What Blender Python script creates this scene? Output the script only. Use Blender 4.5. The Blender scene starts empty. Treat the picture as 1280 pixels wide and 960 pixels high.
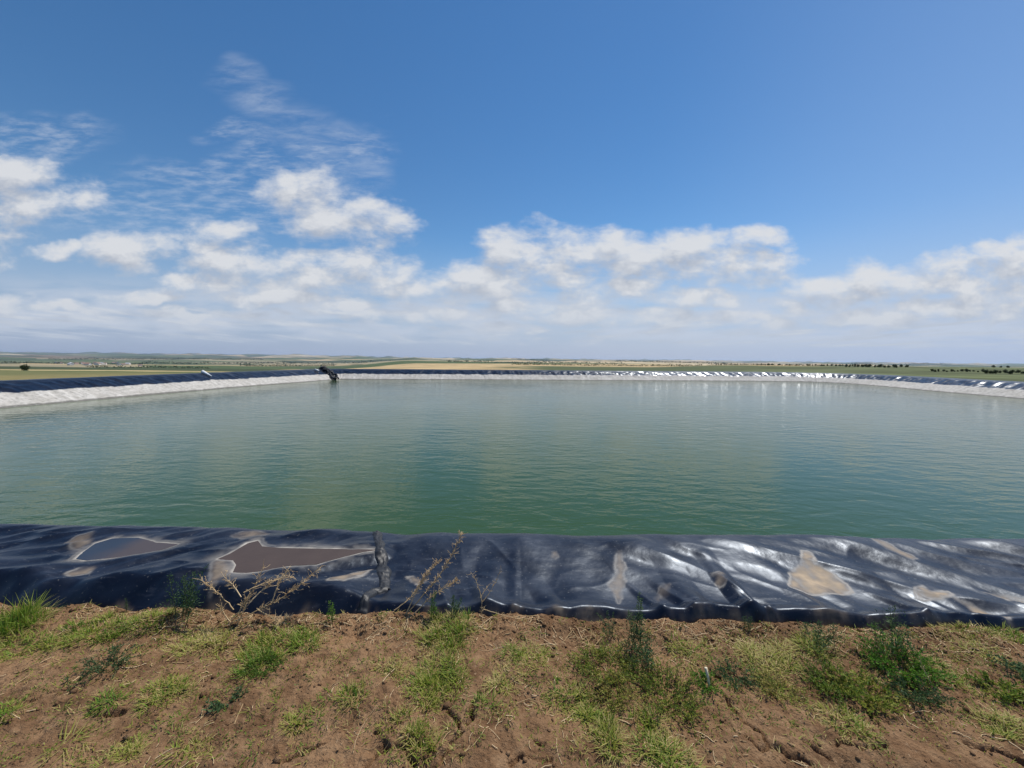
import bpy, math, random
import numpy as np
from mathutils import Matrix, Vector

rng = np.random.default_rng(7)
S = bpy.context.scene
COL = S.collection
R = math.radians

# ------------------------------------------------------------------ camera
F = 485.0                     # focal length in pixels of a 1280 wide picture
EYE = Vector((0.0, 0.0, 1.6))
PITCH = math.atan(31.0 / F)
ROLL = R(0.582)
MC = (Matrix.Rotation(math.pi / 2 - PITCH, 4, 'X') @ Matrix.Rotation(ROLL, 4, 'Z')).to_3x3()
cam_data = bpy.data.cameras.new('camera')
cam = bpy.data.objects.new('camera', cam_data)
COL.objects.link(cam)
cam.matrix_world = Matrix.Translation(EYE) @ MC.to_4x4()
cam_data.sensor_width = 36.0
cam_data.lens = 36.0 * F / 1280.0
cam_data.clip_start = 0.05
cam_data.clip_end = 60000.0
S.camera = cam


def ray(px, py):
    return MC @ Vector(((px - 640) / F, -(py - 480) / F, -1.0))


def at(px, py, z=0.0):
    """point of the plane at height z that lies under this line of sight"""
    d = ray(px, py)
    k = (z - EYE.z) / d.z
    p = EYE + d * k
    return p.x, p.y


def far(px, D):
    """ground position at forward distance D"""
    d = ray(px, 449)
    k = D / d.y
    return d.x * k, D


# ------------------------------------------------------------------ noise
def _hash(ix, iy, seed):
    h = (ix.astype(np.int64) * 374761393 + iy.astype(np.int64) * 668265263 + seed * 974634777) & 0xFFFFFFFF
    h = ((h ^ (h >> 13)) * 1274126177) & 0xFFFFFFFF
    return (h ^ (h >> 16)) & 0xFFFF


def perlin(x, y, seed=0):
    x = np.asarray(x, dtype=np.float64); y = np.asarray(y, dtype=np.float64)
    x, y = np.broadcast_arrays(x, y)
    x0 = np.floor(x); y0 = np.floor(y)
    fx = x - x0; fy = y - y0
    u = fx * fx * fx * (fx * (fx * 6 - 15) + 10)
    v = fy * fy * fy * (fy * (fy * 6 - 15) + 10)

    def g(ix, iy, dx, dy):
        a = _hash(ix, iy, seed) / 65536.0 * 2 * math.pi
        return np.cos(a) * dx + np.sin(a) * dy
    n00 = g(x0, y0, fx, fy); n10 = g(x0 + 1, y0, fx - 1, fy)
    n01 = g(x0, y0 + 1, fx, fy - 1); n11 = g(x0 + 1, y0 + 1, fx - 1, fy - 1)
    return 1.5 * ((n00 * (1 - u) + n10 * u) * (1 - v) + (n01 * (1 - u) + n11 * u) * v)


def fbm(x, y, seed=0, oct=4, gain=0.5):
    t = 0; a = 1.0; f = 1.0
    for k in range(oct):
        t = t + a * perlin(np.asarray(x) * f + 17.3 * k, np.asarray(y) * f - 9.1 * k, seed + k)
        a *= gain; f *= 2.03
    return t


def sstep(a, b, x):
    t = np.clip((np.asarray(x, dtype=np.float64) - a) / (b - a), 0, 1)
    return t * t * (3 - 2 * t)


def poly_sdf(px, py, poly):
    """signed distance to a closed outline, negative inside"""
    poly = np.asarray(poly, dtype=np.float64)
    d = np.full(px.shape, 1e9); inside = np.zeros(px.shape, bool)
    n = len(poly)
    for i in range(n):
        ax, ay = poly[i]; bx, by = poly[(i + 1) % n]
        ex, ey = bx - ax, by - ay
        t = np.clip(((px - ax) * ex + (py - ay) * ey) / (ex * ex + ey * ey + 1e-12), 0, 1)
        d = np.minimum(d, np.hypot(px - ax - t * ex, py - ay - t * ey))
        c = ((ay > py) != (by > py)) & (px < ex * (py - ay) / (ey if abs(ey) > 1e-12 else 1e-12) + ax)
        inside ^= c
    return np.where(inside, -d, d)


# ------------------------------------------------------------------ mesh helpers
def mesh_np(name, V, Fq, smooth=True, attrs=None, mat_idx=None):
    """V (n,3); Fq (m,4) or (m,3) int array"""
    me = bpy.data.meshes.new(name)
    V = np.ascontiguousarray(V, dtype=np.float32); Fq = np.ascontiguousarray(Fq, dtype=np.int32)
    k = Fq.shape[1]
    me.vertices.add(len(V)); me.vertices.foreach_set('co', V.ravel())
    me.loops.add(Fq.size); me.loops.foreach_set('vertex_index', Fq.ravel())
    me.polygons.add(len(Fq))
    me.polygons.foreach_set('loop_start', np.arange(0, Fq.size, k, dtype=np.int32))
    if smooth:
        me.polygons.foreach_set('use_smooth', np.ones(len(Fq), dtype=bool))
    if mat_idx is not None:
        me.polygons.foreach_set('material_index', np.asarray(mat_idx, dtype=np.int32))
    me.update(calc_edges=True)
    for nm, arr in (attrs or {}).items():
        arr = np.asarray(arr, dtype=np.float32)
        if arr.ndim == 1:
            a = me.attributes.new(nm, 'FLOAT', 'POINT'); a.data.foreach_set('value', arr)
        else:
            a = me.attributes.new(nm, 'FLOAT_COLOR', 'POINT')
            c = np.ones((len(arr), 4), dtype=np.float32); c[:, :3] = arr
            a.data.foreach_set('color', c.ravel())
    return me


def put(name, me, mats, parent=None, loc=None):
    o = bpy.data.objects.new(name, me)
    for m in (mats if isinstance(mats, (list, tuple)) else [mats]):
        if me.materials.find(m.name) < 0:
            me.materials.append(m)
    COL.objects.link(o)
    if parent is not None:
        o.parent = parent
    if loc is not None:
        o.location = loc
    return o


def tag(o, label=None, cat=None, group=None, kind=None):
    if label: o['label'] = label
    if cat: o['category'] = cat
    if group: o['group'] = group
    if kind: o['kind'] = kind
    return o


def empty(name, loc):
    o = bpy.data.objects.new(name, None)
    COL.objects.link(o); o.location = loc; o.empty_display_size = 0.1
    return o


def grid_faces(nu, nv, wrap=False):
    i = np.arange(nu if wrap else nu - 1); j = np.arange(nv - 1)
    I, J = np.meshgrid(i, j, indexing='ij')
    I2 = (I + 1) % nu
    return np.stack([I * nv + J, I2 * nv + J, I2 * nv + J + 1, I * nv + J + 1], -1).reshape(-1, 4)


class Soup:
    """collects quads and small tubes into one mesh"""
    def __init__(self):
        self.v = []; self.f = []; self.t = []; self.n = 0; self.mi = []

    def quads(self, P, tint=None, mi=0):
        """P (m,4,3)"""
        P = np.asarray(P, dtype=np.float64); m = len(P)
        if m == 0: return
        self.v.append(P.reshape(-1, 3))
        self.f.append(np.arange(m * 4).reshape(m, 4) + self.n)
        tt = np.zeros(m) if tint is None else np.broadcast_to(np.asarray(tint, float), (m,))
        self.t.append(np.repeat(tt, 4)); self.n += m * 4
        self.mi.append(np.full(m, mi))

    def tube(self, pts, rad, tint=0.0, sides=5, mi=0, cap=True):
        pts = np.asarray(pts, float); n = len(pts)
        rad = np.broadcast_to(np.asarray(rad, float), (n,))
        tang = np.gradient(pts, axis=0); tang /= np.linalg.norm(tang, axis=1, keepdims=True) + 1e-9
        ref = np.array([0.31, 0.23, 0.92]) if abs(tang[:, 2]).mean() < 0.9 else np.array([1.0, 0.1, 0.0])
        a = np.cross(tang, ref); a /= np.linalg.norm(a, axis=1, keepdims=True) + 1e-9
        b = np.cross(tang, a)
        th = np.arange(sides) / sides * 2 * math.pi
        ring = pts[:, None, :] + rad[:, None, None] * (np.cos(th)[None, :, None] * a[:, None, :] + np.sin(th)[None, :, None] * b[:, None, :])
        V = ring.reshape(-1, 3)
        I, J = np.meshgrid(np.arange(n - 1), np.arange(sides), indexing='ij')
        J2 = (J + 1) % sides
        f = np.stack([I * sides + J, I * sides + J2, (I + 1) * sides + J2, (I + 1) * sides + J], -1).reshape(-1, 4)
        if cap:
            extra = np.stack([pts[0], pts[-1]])
            V = np.vstack([V, extra]); c0 = n * sides; c1 = c0 + 1
            cf = []
            for j in range(0, sides):
                j2 = (j + 1) % sides
                cf.append([c0, j2, j, j]); cf.append([c1, (n - 1) * sides + j, (n - 1) * sides + j2, (n - 1) * sides + j2])
            # degenerate quads are split below into triangles by giving the centre twice
            cf = np.array(cf)
            cf[:, 3] = cf[:, 0]
            f = np.vstack([f, ]) if False else f
            self._tri = getattr(self, '_tri', [])
            self._tri.append((cf[:, :3] + self.n, mi))
        self.v.append(V); self.f.append(f + self.n); self.n += len(V)
        self.t.append(np.full(len(V), tint)); self.mi.append(np.full(len(f), mi))

    def mesh(self, name, smooth=True, offset=(0, 0, 0)):
        V = np.vstack(self.v) - np.asarray(offset)
        Fq = np.vstack(self.f); T = np.concatenate(self.t); M = np.concatenate(self.mi)
        tri = getattr(self, '_tri', None)
        if not tri:
            return mesh_np(name, V, Fq, smooth, {'tint': T}, M)
        me = bpy.data.meshes.new(name)
        Tf = np.vstack([a for a, _ in tri]); Tm = np.concatenate([np.full(len(a), m) for a, m in tri])
        loops = np.concatenate([Fq.ravel(), Tf.ravel()]).astype(np.int32)
        starts = np.concatenate([np.arange(len(Fq)) * 4, len(Fq) * 4 + np.arange(len(Tf)) * 3]).astype(np.int32)
        me.vertices.add(len(V)); me.vertices.foreach_set('co', V.astype(np.float32).ravel())
        me.loops.add(len(loops)); me.loops.foreach_set('vertex_index', loops)
        me.polygons.add(len(starts)); me.polygons.foreach_set('loop_start', starts)
        me.polygons.foreach_set('material_index', np.concatenate([M, Tm]).astype(np.int32))
        me.polygons.foreach_set('use_smooth', np.full(len(starts), smooth))
        me.update(calc_edges=True)
        a = me.attributes.new('tint', 'FLOAT', 'POINT'); a.data.foreach_set('value', T.astype(np.float32))
        return me


# ------------------------------------------------------------------ node helpers
class NT:
    def __init__(self, nt):
        self.nt = nt; self.nodes = nt.nodes; self.links = nt.links

    def _set(self, sock, v):
        if isinstance(v, bpy.types.NodeSocket):
            self.links.new(v, sock)
        elif v is not None:
            if sock.type == 'RGBA' and len(v) == 3: v = (*v, 1.0)
            sock.default_value = v

    def n(self, typ, props=None, **ins):
        nd = self.nodes.new(typ)
        for k, v in (props or {}).items(): setattr(nd, k, v)
        for k, v in ins.items():
            key = int(k[1:]) if k[0] == 'i' and k[1:].isdigit() else k.replace('_', ' ')
            self._set(nd.inputs[key], v)
        return nd

    def math(self, op, a, b=None, c=None, clamp=False):
        nd = self.nodes.new('ShaderNodeMath'); nd.operation = op; nd.use_clamp = clamp
        for s, v in zip(nd.inputs, (a, b, c)): self._set(s, v)
        return nd.outputs[0]

    def vm(self, op, a, b=None, c=None):
        nd = self.nodes.new('ShaderNodeVectorMath'); nd.operation = op
        for s, v in zip(nd.inputs, (a, b, c)): self._set(s, v)
        return nd.outputs['Value' if op in ('LENGTH', 'DOT_PRODUCT') else 'Vector']

    def mix(self, fac, a, b, mode='MIX'):
        nd = self.nodes.new('ShaderNodeMix'); nd.data_type = 'RGBA'; nd.blend_type = mode
        self._set(nd.inputs[0], fac); self._set(nd.inputs[6], a); self._set(nd.inputs[7], b)
        return nd.outputs[2]

    def ss(self, v, a, b, lo=0.0, hi=1.0):
        nd = self.nodes.new('ShaderNodeMapRange'); nd.interpolation_type = 'SMOOTHSTEP'
        for s, x in zip(nd.inputs, (v, a, b, lo, hi)): self._set(s, x)
        return nd.outputs[0]

    def lin(self, v, a, b, lo=0.0, hi=1.0):
        nd = self.nodes.new('ShaderNodeMapRange')
        for s, x in zip(nd.inputs, (v, a, b, lo, hi)): self._set(s, x)
        return nd.outputs[0]

    def noise(self, vec, scale, detail=3.0, rough=0.5, dist=0.0, out=0, dim='3D'):
        nd = self.nodes.new('ShaderNodeTexNoise'); nd.noise_dimensions = dim
        self._set(nd.inputs['Vector'], vec)
        nd.inputs['Scale'].default_value = scale; nd.inputs['Detail'].default_value = detail
        nd.inputs['Roughness'].default_value = rough; nd.inputs['Distortion'].default_value = dist
        return nd.outputs[out]

    def mapping(self, vec, loc=(0, 0, 0), rot=(0, 0, 0), scale=(1, 1, 1)):
        nd = self.nodes.new('ShaderNodeMapping')
        self._set(nd.inputs[0], vec)
        nd.inputs[1].default_value = loc; nd.inputs[2].default_value = rot; nd.inputs[3].default_value = scale
        return nd.outputs[0]

    def attr(self, name):
        nd = self.nodes.new('ShaderNodeAttribute'); nd.attribute_name = name
        return nd

    def bump(self, h, dist, strength=1.0, normal=None):
        nd = self.nodes.new('ShaderNodeBump')
        self._set(nd.inputs['Height'], h); nd.inputs['Distance'].default_value = dist
        self._set(nd.inputs['Strength'], strength)
        if normal is not None: self._set(nd.inputs['Normal'], normal)
        return nd.outputs[0]


def material(name):
    m = bpy.data.materials.new(name); m.use_nodes = True
    m.node_tree.nodes.clear()
    t = NT(m.node_tree)
    out = t.nodes.new('ShaderNodeOutputMaterial')
    return m, t, out


def simple(name, col, rough=0.7, spec=0.3, var=0.25, scale=8.0, metallic=0.0):
    m, t, out = material(name)
    geo = t.n('ShaderNodeTexCoord').outputs['Object']
    nz = t.noise(geo, scale, 4)
    c = t.mix(nz, tuple(x * (1 - var) for x in col), tuple(min(1, x * (1 + var)) for x in col))
    p = t.n('ShaderNodeBsdfPrincipled', Base_Color=c, Roughness=rough, Metallic=metallic)
    p.inputs['Specular IOR Level'].default_value = spec
    t.links.new(p.outputs[0], out.inputs[0])
    return m


# ------------------------------------------------------------------ light
SUN_AZ, SUN_EL = R(39), R(59)
SUN = Vector((math.sin(SUN_AZ) * math.cos(SUN_EL), math.cos(SUN_AZ) * math.cos(SUN_EL), math.sin(SUN_EL)))
sl = bpy.data.lights.new('sun', 'SUN'); sl.energy = 4.8; sl.angle = R(0.53); sl.color = (1.0, 0.955, 0.88)
so = bpy.data.objects.new('sun', sl); COL.objects.link(so)
so.rotation_euler = SUN.to_track_quat('Z', 'Y').to_euler(); so.location = (20, 40, 60)

# ------------------------------------------------------------------ sky
W = bpy.data.worlds.new('World'); S.world = W; W.use_nodes = True
W.node_tree.nodes.clear()
t = NT(W.node_tree)
wout = t.nodes.new('ShaderNodeOutputWorld')
sky = t.nodes.new('ShaderNodeTexSky'); sky.sky_type = 'NISHITA'; sky.sun_disc = False
sky.sun_elevation = SUN_EL; sky.sun_rotation = SUN_AZ
sky.altitude = 200; sky.air_density = 1.0; sky.dust_density = 0.05; sky.ozone_density = 1.6
SKY_STRENGTH = 0.1

gen = t.n('ShaderNodeTexCoord').outputs['Generated']
sep = t.n('ShaderNodeSeparateXYZ', Vector=gen)
dy = t.math('MAXIMUM', sep.outputs[1], 0.05)
u_ = t.math('DIVIDE', sep.outputs[0], dy)
v_ = t.math('DIVIDE', sep.outputs[2], dy)
uv = t.n('ShaderNodeCombineXYZ', X=u_, Y=v_).outputs[0]
skyc = t.n('ShaderNodeHueSaturation', Saturation=1.27, Value=1.07, Color=sky.outputs[0]).outputs[0]
elev = sep.outputs[2]
skyc = t.mix(t.ss(elev, 0.0, 0.30, 0.92, 0.0), skyc, t.mix(t.ss(sep.outputs[0], -0.8, 0.7), (3.2, 4.05, 5.9), (4.2, 4.9, 6.6)))
skyc = t.mix(t.ss(sep.outputs[0], 0.25, 0.95, 0.0, 0.36), skyc, (3.6, 5.0, 8.0))
bg_sky = t.n('ShaderNodeBackground', Color=skyc, Strength=SKY_STRENGTH)


def cl(px, py, rx, ry):
    d = ray(px, py)
    return d.x / d.y, d.z / d.y, rx / F, ry / F


CUMULUS = [cl(*b) for b in [
    (655, 310, 46, 30), (635, 340, 60, 26), (715, 318, 78, 32), (760, 306, 46, 22), (810, 326, 70, 22), (870, 316, 78, 28),
    (892, 300, 36, 18), (948, 300, 36, 15), (925, 336, 78, 26), (968, 332, 34, 14), (690, 340, 70, 22),
    (600, 352, 70, 30), (545, 364, 70, 22), (730, 368, 60, 22), (805, 360, 38, 18), (865, 374, 70, 16),
    (830, 398, 60, 12), (700, 394, 90, 13), (620, 410, 50, 9), (650, 384, 70, 12),
    (1060, 366, 84, 26), (1125, 352, 72, 26), (1185, 346, 70, 26), (1245, 352, 84, 36), (1290, 326, 56, 30),
    (1000, 380, 36, 12), (1070, 398, 80, 12), (1190, 386, 100, 16), (1270, 388, 60, 14), (940, 402, 60, 10),
    (400, 250, 52, 30), (440, 276, 76, 30), (492, 278, 30, 22), (352, 236, 26, 24),
    (170, 314, 62, 24), (68, 312, 40, 11), (262, 298, 46, 16), (292, 326, 66, 24), (352, 344, 104, 28),
    (440, 340, 84, 26), (250, 362, 74, 14), (165, 372, 60, 9), (340, 372, 100, 12), (440, 386, 60, 10),
    (490, 398, 80, 9), (8, 376, 30, 14), (60, 386, 60, 7), (240, 392, 120, 7), (560, 396, 60, 9),
    (10, 226, 60, 30), (60, 246, 56, 22), (1240, 312, 34, 10), (1340, 370, 90, 40), (-60, 260, 90, 60)]]
WISPS = [cl(*b) for b in [
    (420, 195, 75, 36), (290, 165, 62, 15), (55, 172, 115, 36),
    (300, 225, 170, 42), (340, 265, 190, 36), (110, 255, 150, 36), (330, 205, 44, 50), (210, 275, 190, 26)]]


def blobs_min(uvec, blobs):
    """smallest normalised squared distance to the puffs, three puffs per vector"""
    sp = t.n('ShaderNodeSeparateXYZ', Vector=uvec)
    uu = t.n('ShaderNodeCombineXYZ', X=sp.outputs[0], Y=sp.outputs[0], Z=sp.outputs[0]).outputs[0]
    vv = t.n('ShaderNodeCombineXYZ', X=sp.outputs[1], Y=sp.outputs[1], Z=sp.outputs[1]).outputs[0]
    acc = None
    bl = list(blobs)
    while len(bl) % 3: bl.append(bl[-1])
    for i in range(0, len(bl), 3):
        tr = bl[i:i + 3]
        a = t.vm('MULTIPLY_ADD', uu, tuple(1 / b[2] for b in tr), tuple(-b[0] / b[2] for b in tr))
        c = t.vm('MULTIPLY_ADD', vv, tuple(1 / b[3] for b in tr), tuple(-b[1] / b[3] for b in tr))
        d = t.vm('MULTIPLY_ADD', c, c, t.vm('MULTIPLY', a, a))
        acc = d if acc is None else t.vm('MINIMUM', acc, d)
    s3 = t.n('ShaderNodeSeparateXYZ', Vector=acc)
    return t.math('MINIMUM', t.math('MINIMUM', s3.outputs[0], s3.outputs[1]), s3.outputs[2])


def cumulus(off):
    p = t.vm('ADD', uv, off) if off else uv
    ps = t.vm('MULTIPLY', p, (1.0, 1.9, 1.0))
    nz = t.noise(ps, 8.5, 9.0, 0.60, 0.1, out=0, dim='2D')
    wc = t.noise(ps, 5.0, 4.0, 0.55, 0.0, out=1, dim='2D')
    w = t.vm('MULTIPLY_ADD', wc, (0.17, 0.075, 0), t.vm('ADD', p, (-0.085, -0.0375, 0)))
    m = t.math('SUBTRACT', 1.0, blobs_min(w, CUMULUS))
    m = t.math('MAXIMUM', m, -1.5)
    body = t.math('MULTIPLY_ADD', t.math('SUBTRACT', nz, 0.43), 3.6, m)
    # small fair-weather puffs that shrink towards the horizon
    sv = t.n('ShaderNodeSeparateXYZ', Vector=p)
    den = t.math('MAXIMUM', t.math('ADD', sv.outputs[1], 0.05), 0.01)
    cell = t.n('ShaderNodeCombineXYZ', X=t.math('DIVIDE', sv.outputs[0], den), Y=t.math('MULTIPLY', t.math('LOGARITHM', den, 2.718), 4.2)).outputs[0]
    nf = t.noise(cell, 1.15, 6.0, 0.56, 0.1, out=0, dim='2D')
    bias = t.math('MULTIPLY', t.ss(sv.outputs[1], 0.0, 0.05), t.ss(sv.outputs[1], 0.10, 0.25, 1.0, 0.0))
    field = t.math('ADD', t.math('MULTIPLY', t.math('SUBTRACT', nf, 0.46), 5.0), t.math('MULTIPLY_ADD', bias, 4.1, -4.0))
    return t.math('MAXIMUM', body, field)


d0 = cumulus(None)
alpha = t.ss(d0, -0.35, 1.45)
d1 = cumulus((0.012, 0.042, 0.0))
shade = t.math('SUBTRACT', d0, d1)                     # more cloud towards the sun: the darker side
lit = t.math('ADD', t.lin(shade, -0.75, 0.75, 0.0, 1.0), 0.0, clamp=True)
thick = t.ss(d0, 0.3, 1.3)
ccol = t.mix(lit, (0.43, 0.47, 0.55), (0.715, 0.73, 0.76))
ccol = t.mix(t.math('MULTIPLY', t.math('SUBTRACT', 1.0, thick), 0.35), ccol, (0.62, 0.67, 0.76))
lowness = t.ss(v_, 0.02, 0.20, 1.0, 0.0)               # far clouds sink into the air near the horizon
ccol = t.mix(t.math('MULTIPLY', lowness, 0.72), ccol, (0.47, 0.545, 0.665))
bg_cloud = t.n('ShaderNodeBackground', Color=ccol, Strength=1.0)

# thin ripples and wisps
q = t.vm('MULTIPLY', uv, (1.0, 2.4, 1.0))
wn = t.noise(t.mapping(q, rot=(0, 0, R(20)), scale=(0.85, 1.4, 1)), 17.0, 6, 0.60, 0.1, dim='2D')
wl = t.noise(uv, 5.0, 2, 0.5, 0.0, out=1, dim='2D')
wm = t.math('SUBTRACT', 1.0, blobs_min(t.vm('MULTIPLY_ADD', wl, (0.14, 0.08, 0), t.vm('ADD', uv, (-0.07, -0.04, 0))), WISPS))
wa = t.math('MULTIPLY', t.ss(wm, 0.0, 1.0), t.ss(wn, 0.32, 0.86))
STREAK = [cl(*b) for b in [(292, 98, 46, 30), (325, 126, 56, 34), (368, 156, 60, 36), (412, 188, 60, 36), (450, 218, 50, 26)]]
sn = t.noise(t.mapping(uv, rot=(0, 0, R(36)), scale=(0.55, 2.3, 1)), 11.0, 7, 0.66, 0.25, dim='2D')
sm = t.math('SUBTRACT', 1.0, blobs_min(t.vm('MULTIPLY_ADD', wl, (0.10, 0.08, 0), t.vm('ADD', uv, (-0.05, -0.04, 0))), STREAK))
wa = t.math('MAXIMUM', wa, t.math('MULTIPLY', t.math('MULTIPLY', t.ss(sm, 0.0, 1.0), t.ss(sn, 0.30, 0.85)), 0.8))
# low veil of far cloud bands
bn = t.noise(t.vm('MULTIPLY', uv, (1.0, 6.5, 1.0)), 4.2, 5, 0.55, 0.2, dim='2D')
veil = t.math('MULTIPLY', t.math('MULTIPLY', t.ss(v_, 0.02, 0.075), t.ss(v_, 0.115, 0.23, 1.0, 0.0)), t.ss(bn, 0.25, 0.62))
wa = t.math('MAXIMUM', t.math('MULTIPLY', wa, 0.52), t.math('MULTIPLY', veil, 0.75))
bg_wisp = t.n('ShaderNodeBackground', Color=(0.56, 0.62, 0.73), Strength=1.0)
front = t.ss(sep.outputs[1], 0.05, 0.2)
wa = t.math('MULTIPLY', wa, front)
alpha = t.math('MULTIPLY', alpha, t.math('MULTIPLY', front, t.ss(v_, -0.005, 0.05)))
m1 = t.n('ShaderNodeMixShader', i0=wa, i1=bg_sky.outputs[0], i2=bg_wisp.outputs[0])
m2 = t.n('ShaderNodeMixShader', i0=t.math('MULTIPLY', alpha, 0.95), i1=m1.outputs[0], i2=bg_cloud.outputs[0])
t.links.new(m2.outputs[0], wout.inputs[0])
W.cycles.sampling_method = 'MANUAL'; W.cycles.sample_map_resolution = 512

# ------------------------------------------------------------------ pond outline (top edge of the liner)
corner = [(-31.5, 3.85), (-20, 3.68), (-8, 3.50), (8, 3.265), (20, 3.09), (40, 2.79), (46.3, 2.70), (46.2, 12), (46.0, 28), (46.4, 35), (47.4, 41),
          (49.4, 48.5), (49.6, 54.5), (47.2, 59.2), (42.5, 61.2), (36, 61), (20, 59.2), (0, 57.6), (-14, 55.9), (-22, 54.8), (-24.6, 54.3), (-26.3, 51.5), (-27.3, 45),
          (-28.9, 38), (-29.7, 31.4), (-30.5, 23.2), (-31.2, 12)]
P = np.array(corner, float)
for _ in range(3):
    Q = np.roll(P, -1, 0)
    P = np.stack([0.75 * P + 0.25 * Q, 0.25 * P + 0.75 * Q], 1).reshape(-1, 2)
seg = np.linalg.norm(np.roll(P, -1, 0) - P, axis=1)
cum = np.concatenate([[0], np.cumsum(seg)])
LTOT = cum[-1]
Pc = np.vstack([P, P[:1]])
near_i = np.where((Pc[:-1, 1] < 6))[0]
i0 = near_i[np.argmin(abs(Pc[near_i, 0]))]
s_zero = cum[i0] - Pc[i0, 0]
RX = [abs(Pc[:, 0]).max()]


def path(s):
    s = (np.asarray(s) + s_zero) % LTOT
    return np.interp(s, cum, Pc[:, 0]), np.interp(s, cum, Pc[:, 1])


def path_n(s):
    e = 0.6
    x0, y0 = path(s - e); x1, y1 = path(s + e)
    tx, ty = x1 - x0, y1 - y0
    l = np.hypot(tx, ty)
    return -ty / l, tx / l         # the loop runs counter-clockwise: inward normal on the left


# puddles and stains on the near strip, as outlines on the plane of the liner
ZL = 0.06
def outline(pts, z=ZL): return [at(x, y, z) for x, y in pts]


PUDDLE_BIG = outline([(272, 701), (288, 694), (310, 681), (322, 678), (327, 685), (350, 687), (400, 688), (470, 689), (452, 692), (425, 699), (395, 707), (360, 709), (330, 715),
                      (308, 718), (292, 717), (296, 708), (292, 702)])
PUDDLE_SMALL = outline([(104, 691), (120, 680), (140, 674), (172, 673), (196, 679), (222, 681), (205, 687), (180, 692), (150, 697), (110, 701), (96, 699)])
SANDS = [  # outline, strength
    (outline([(985, 712), (1000, 700), (1003, 690), (1012, 691), (1020, 703), (1040, 711), (1062, 722), (1066, 730), (1040, 733), (1010, 732), (988, 726)]), 0.95),
    (outline([(770, 686), (776, 687), (782, 705), (781, 722), (774, 740), (766, 730), (760, 720), (770, 712)]), 0.45),
    (outline([(892, 716), (905, 715), (906, 726), (900, 729), (893, 724)]), 0.75),
    (outline([(1146, 728), (1154, 726), (1162, 733), (1186, 734), (1190, 737), (1160, 740), (1148, 737)]), 0.9),
    (outline([(1196, 741), (1215, 746), (1262, 763), (1258, 768), (1225, 757)]), 0.85),
    (outline([(1230, 733), (1290, 744), (1290, 750), (1260, 745)]), 0.8),
    (outline([(1085, 675), (1112, 684), (1150, 699), (1140, 700), (1105, 689)]), 0.5),
    (outline([(410, 731), (440, 715), (464, 709), (458, 716), (430, 729)]), 0.65),
    (outline([(508, 712), (516, 711), (534, 718), (522, 722)]), 0.7),
    (outline([(82, 722), (104, 714), (121, 712), (112, 719), (90, 724)]), 0.55),
    (outline([(82, 680), (98, 672), (118, 668), (116, 678), (98, 690), (92, 687)]), 0.35),
    (outline([(268, 702), (292, 704), (292, 716), (276, 726), (264, 740), (260, 720)]), 0.4),
    (outline([(290, 668), (318, 660), (340, 664), (332, 672), (300, 675)]), 0.35),
    (outline([(818, 738), (826, 728), (838, 724), (834, 734), (822, 746)]), 0.3),
    (outline([(690, 686), (697, 685), (698, 692), (688, 693)]), 0.3),
]


def edge_t(s):
    """where the soil meets the liner, measured outward from the crest"""
    return -(1.095 + 0.018 * np.clip(s, -6, 6) + 0.035 * fbm(s * 1.1, 0.0, 31, 3)) - 0.04 * np.exp(-((s + 1.1) / 0.5) ** 2) + 0.06 * np.exp(-((s + 2.9) / 0.9) ** 2) * -1.0


def near_w(s):
    return 1 - sstep(9, 14, abs(s))


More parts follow.
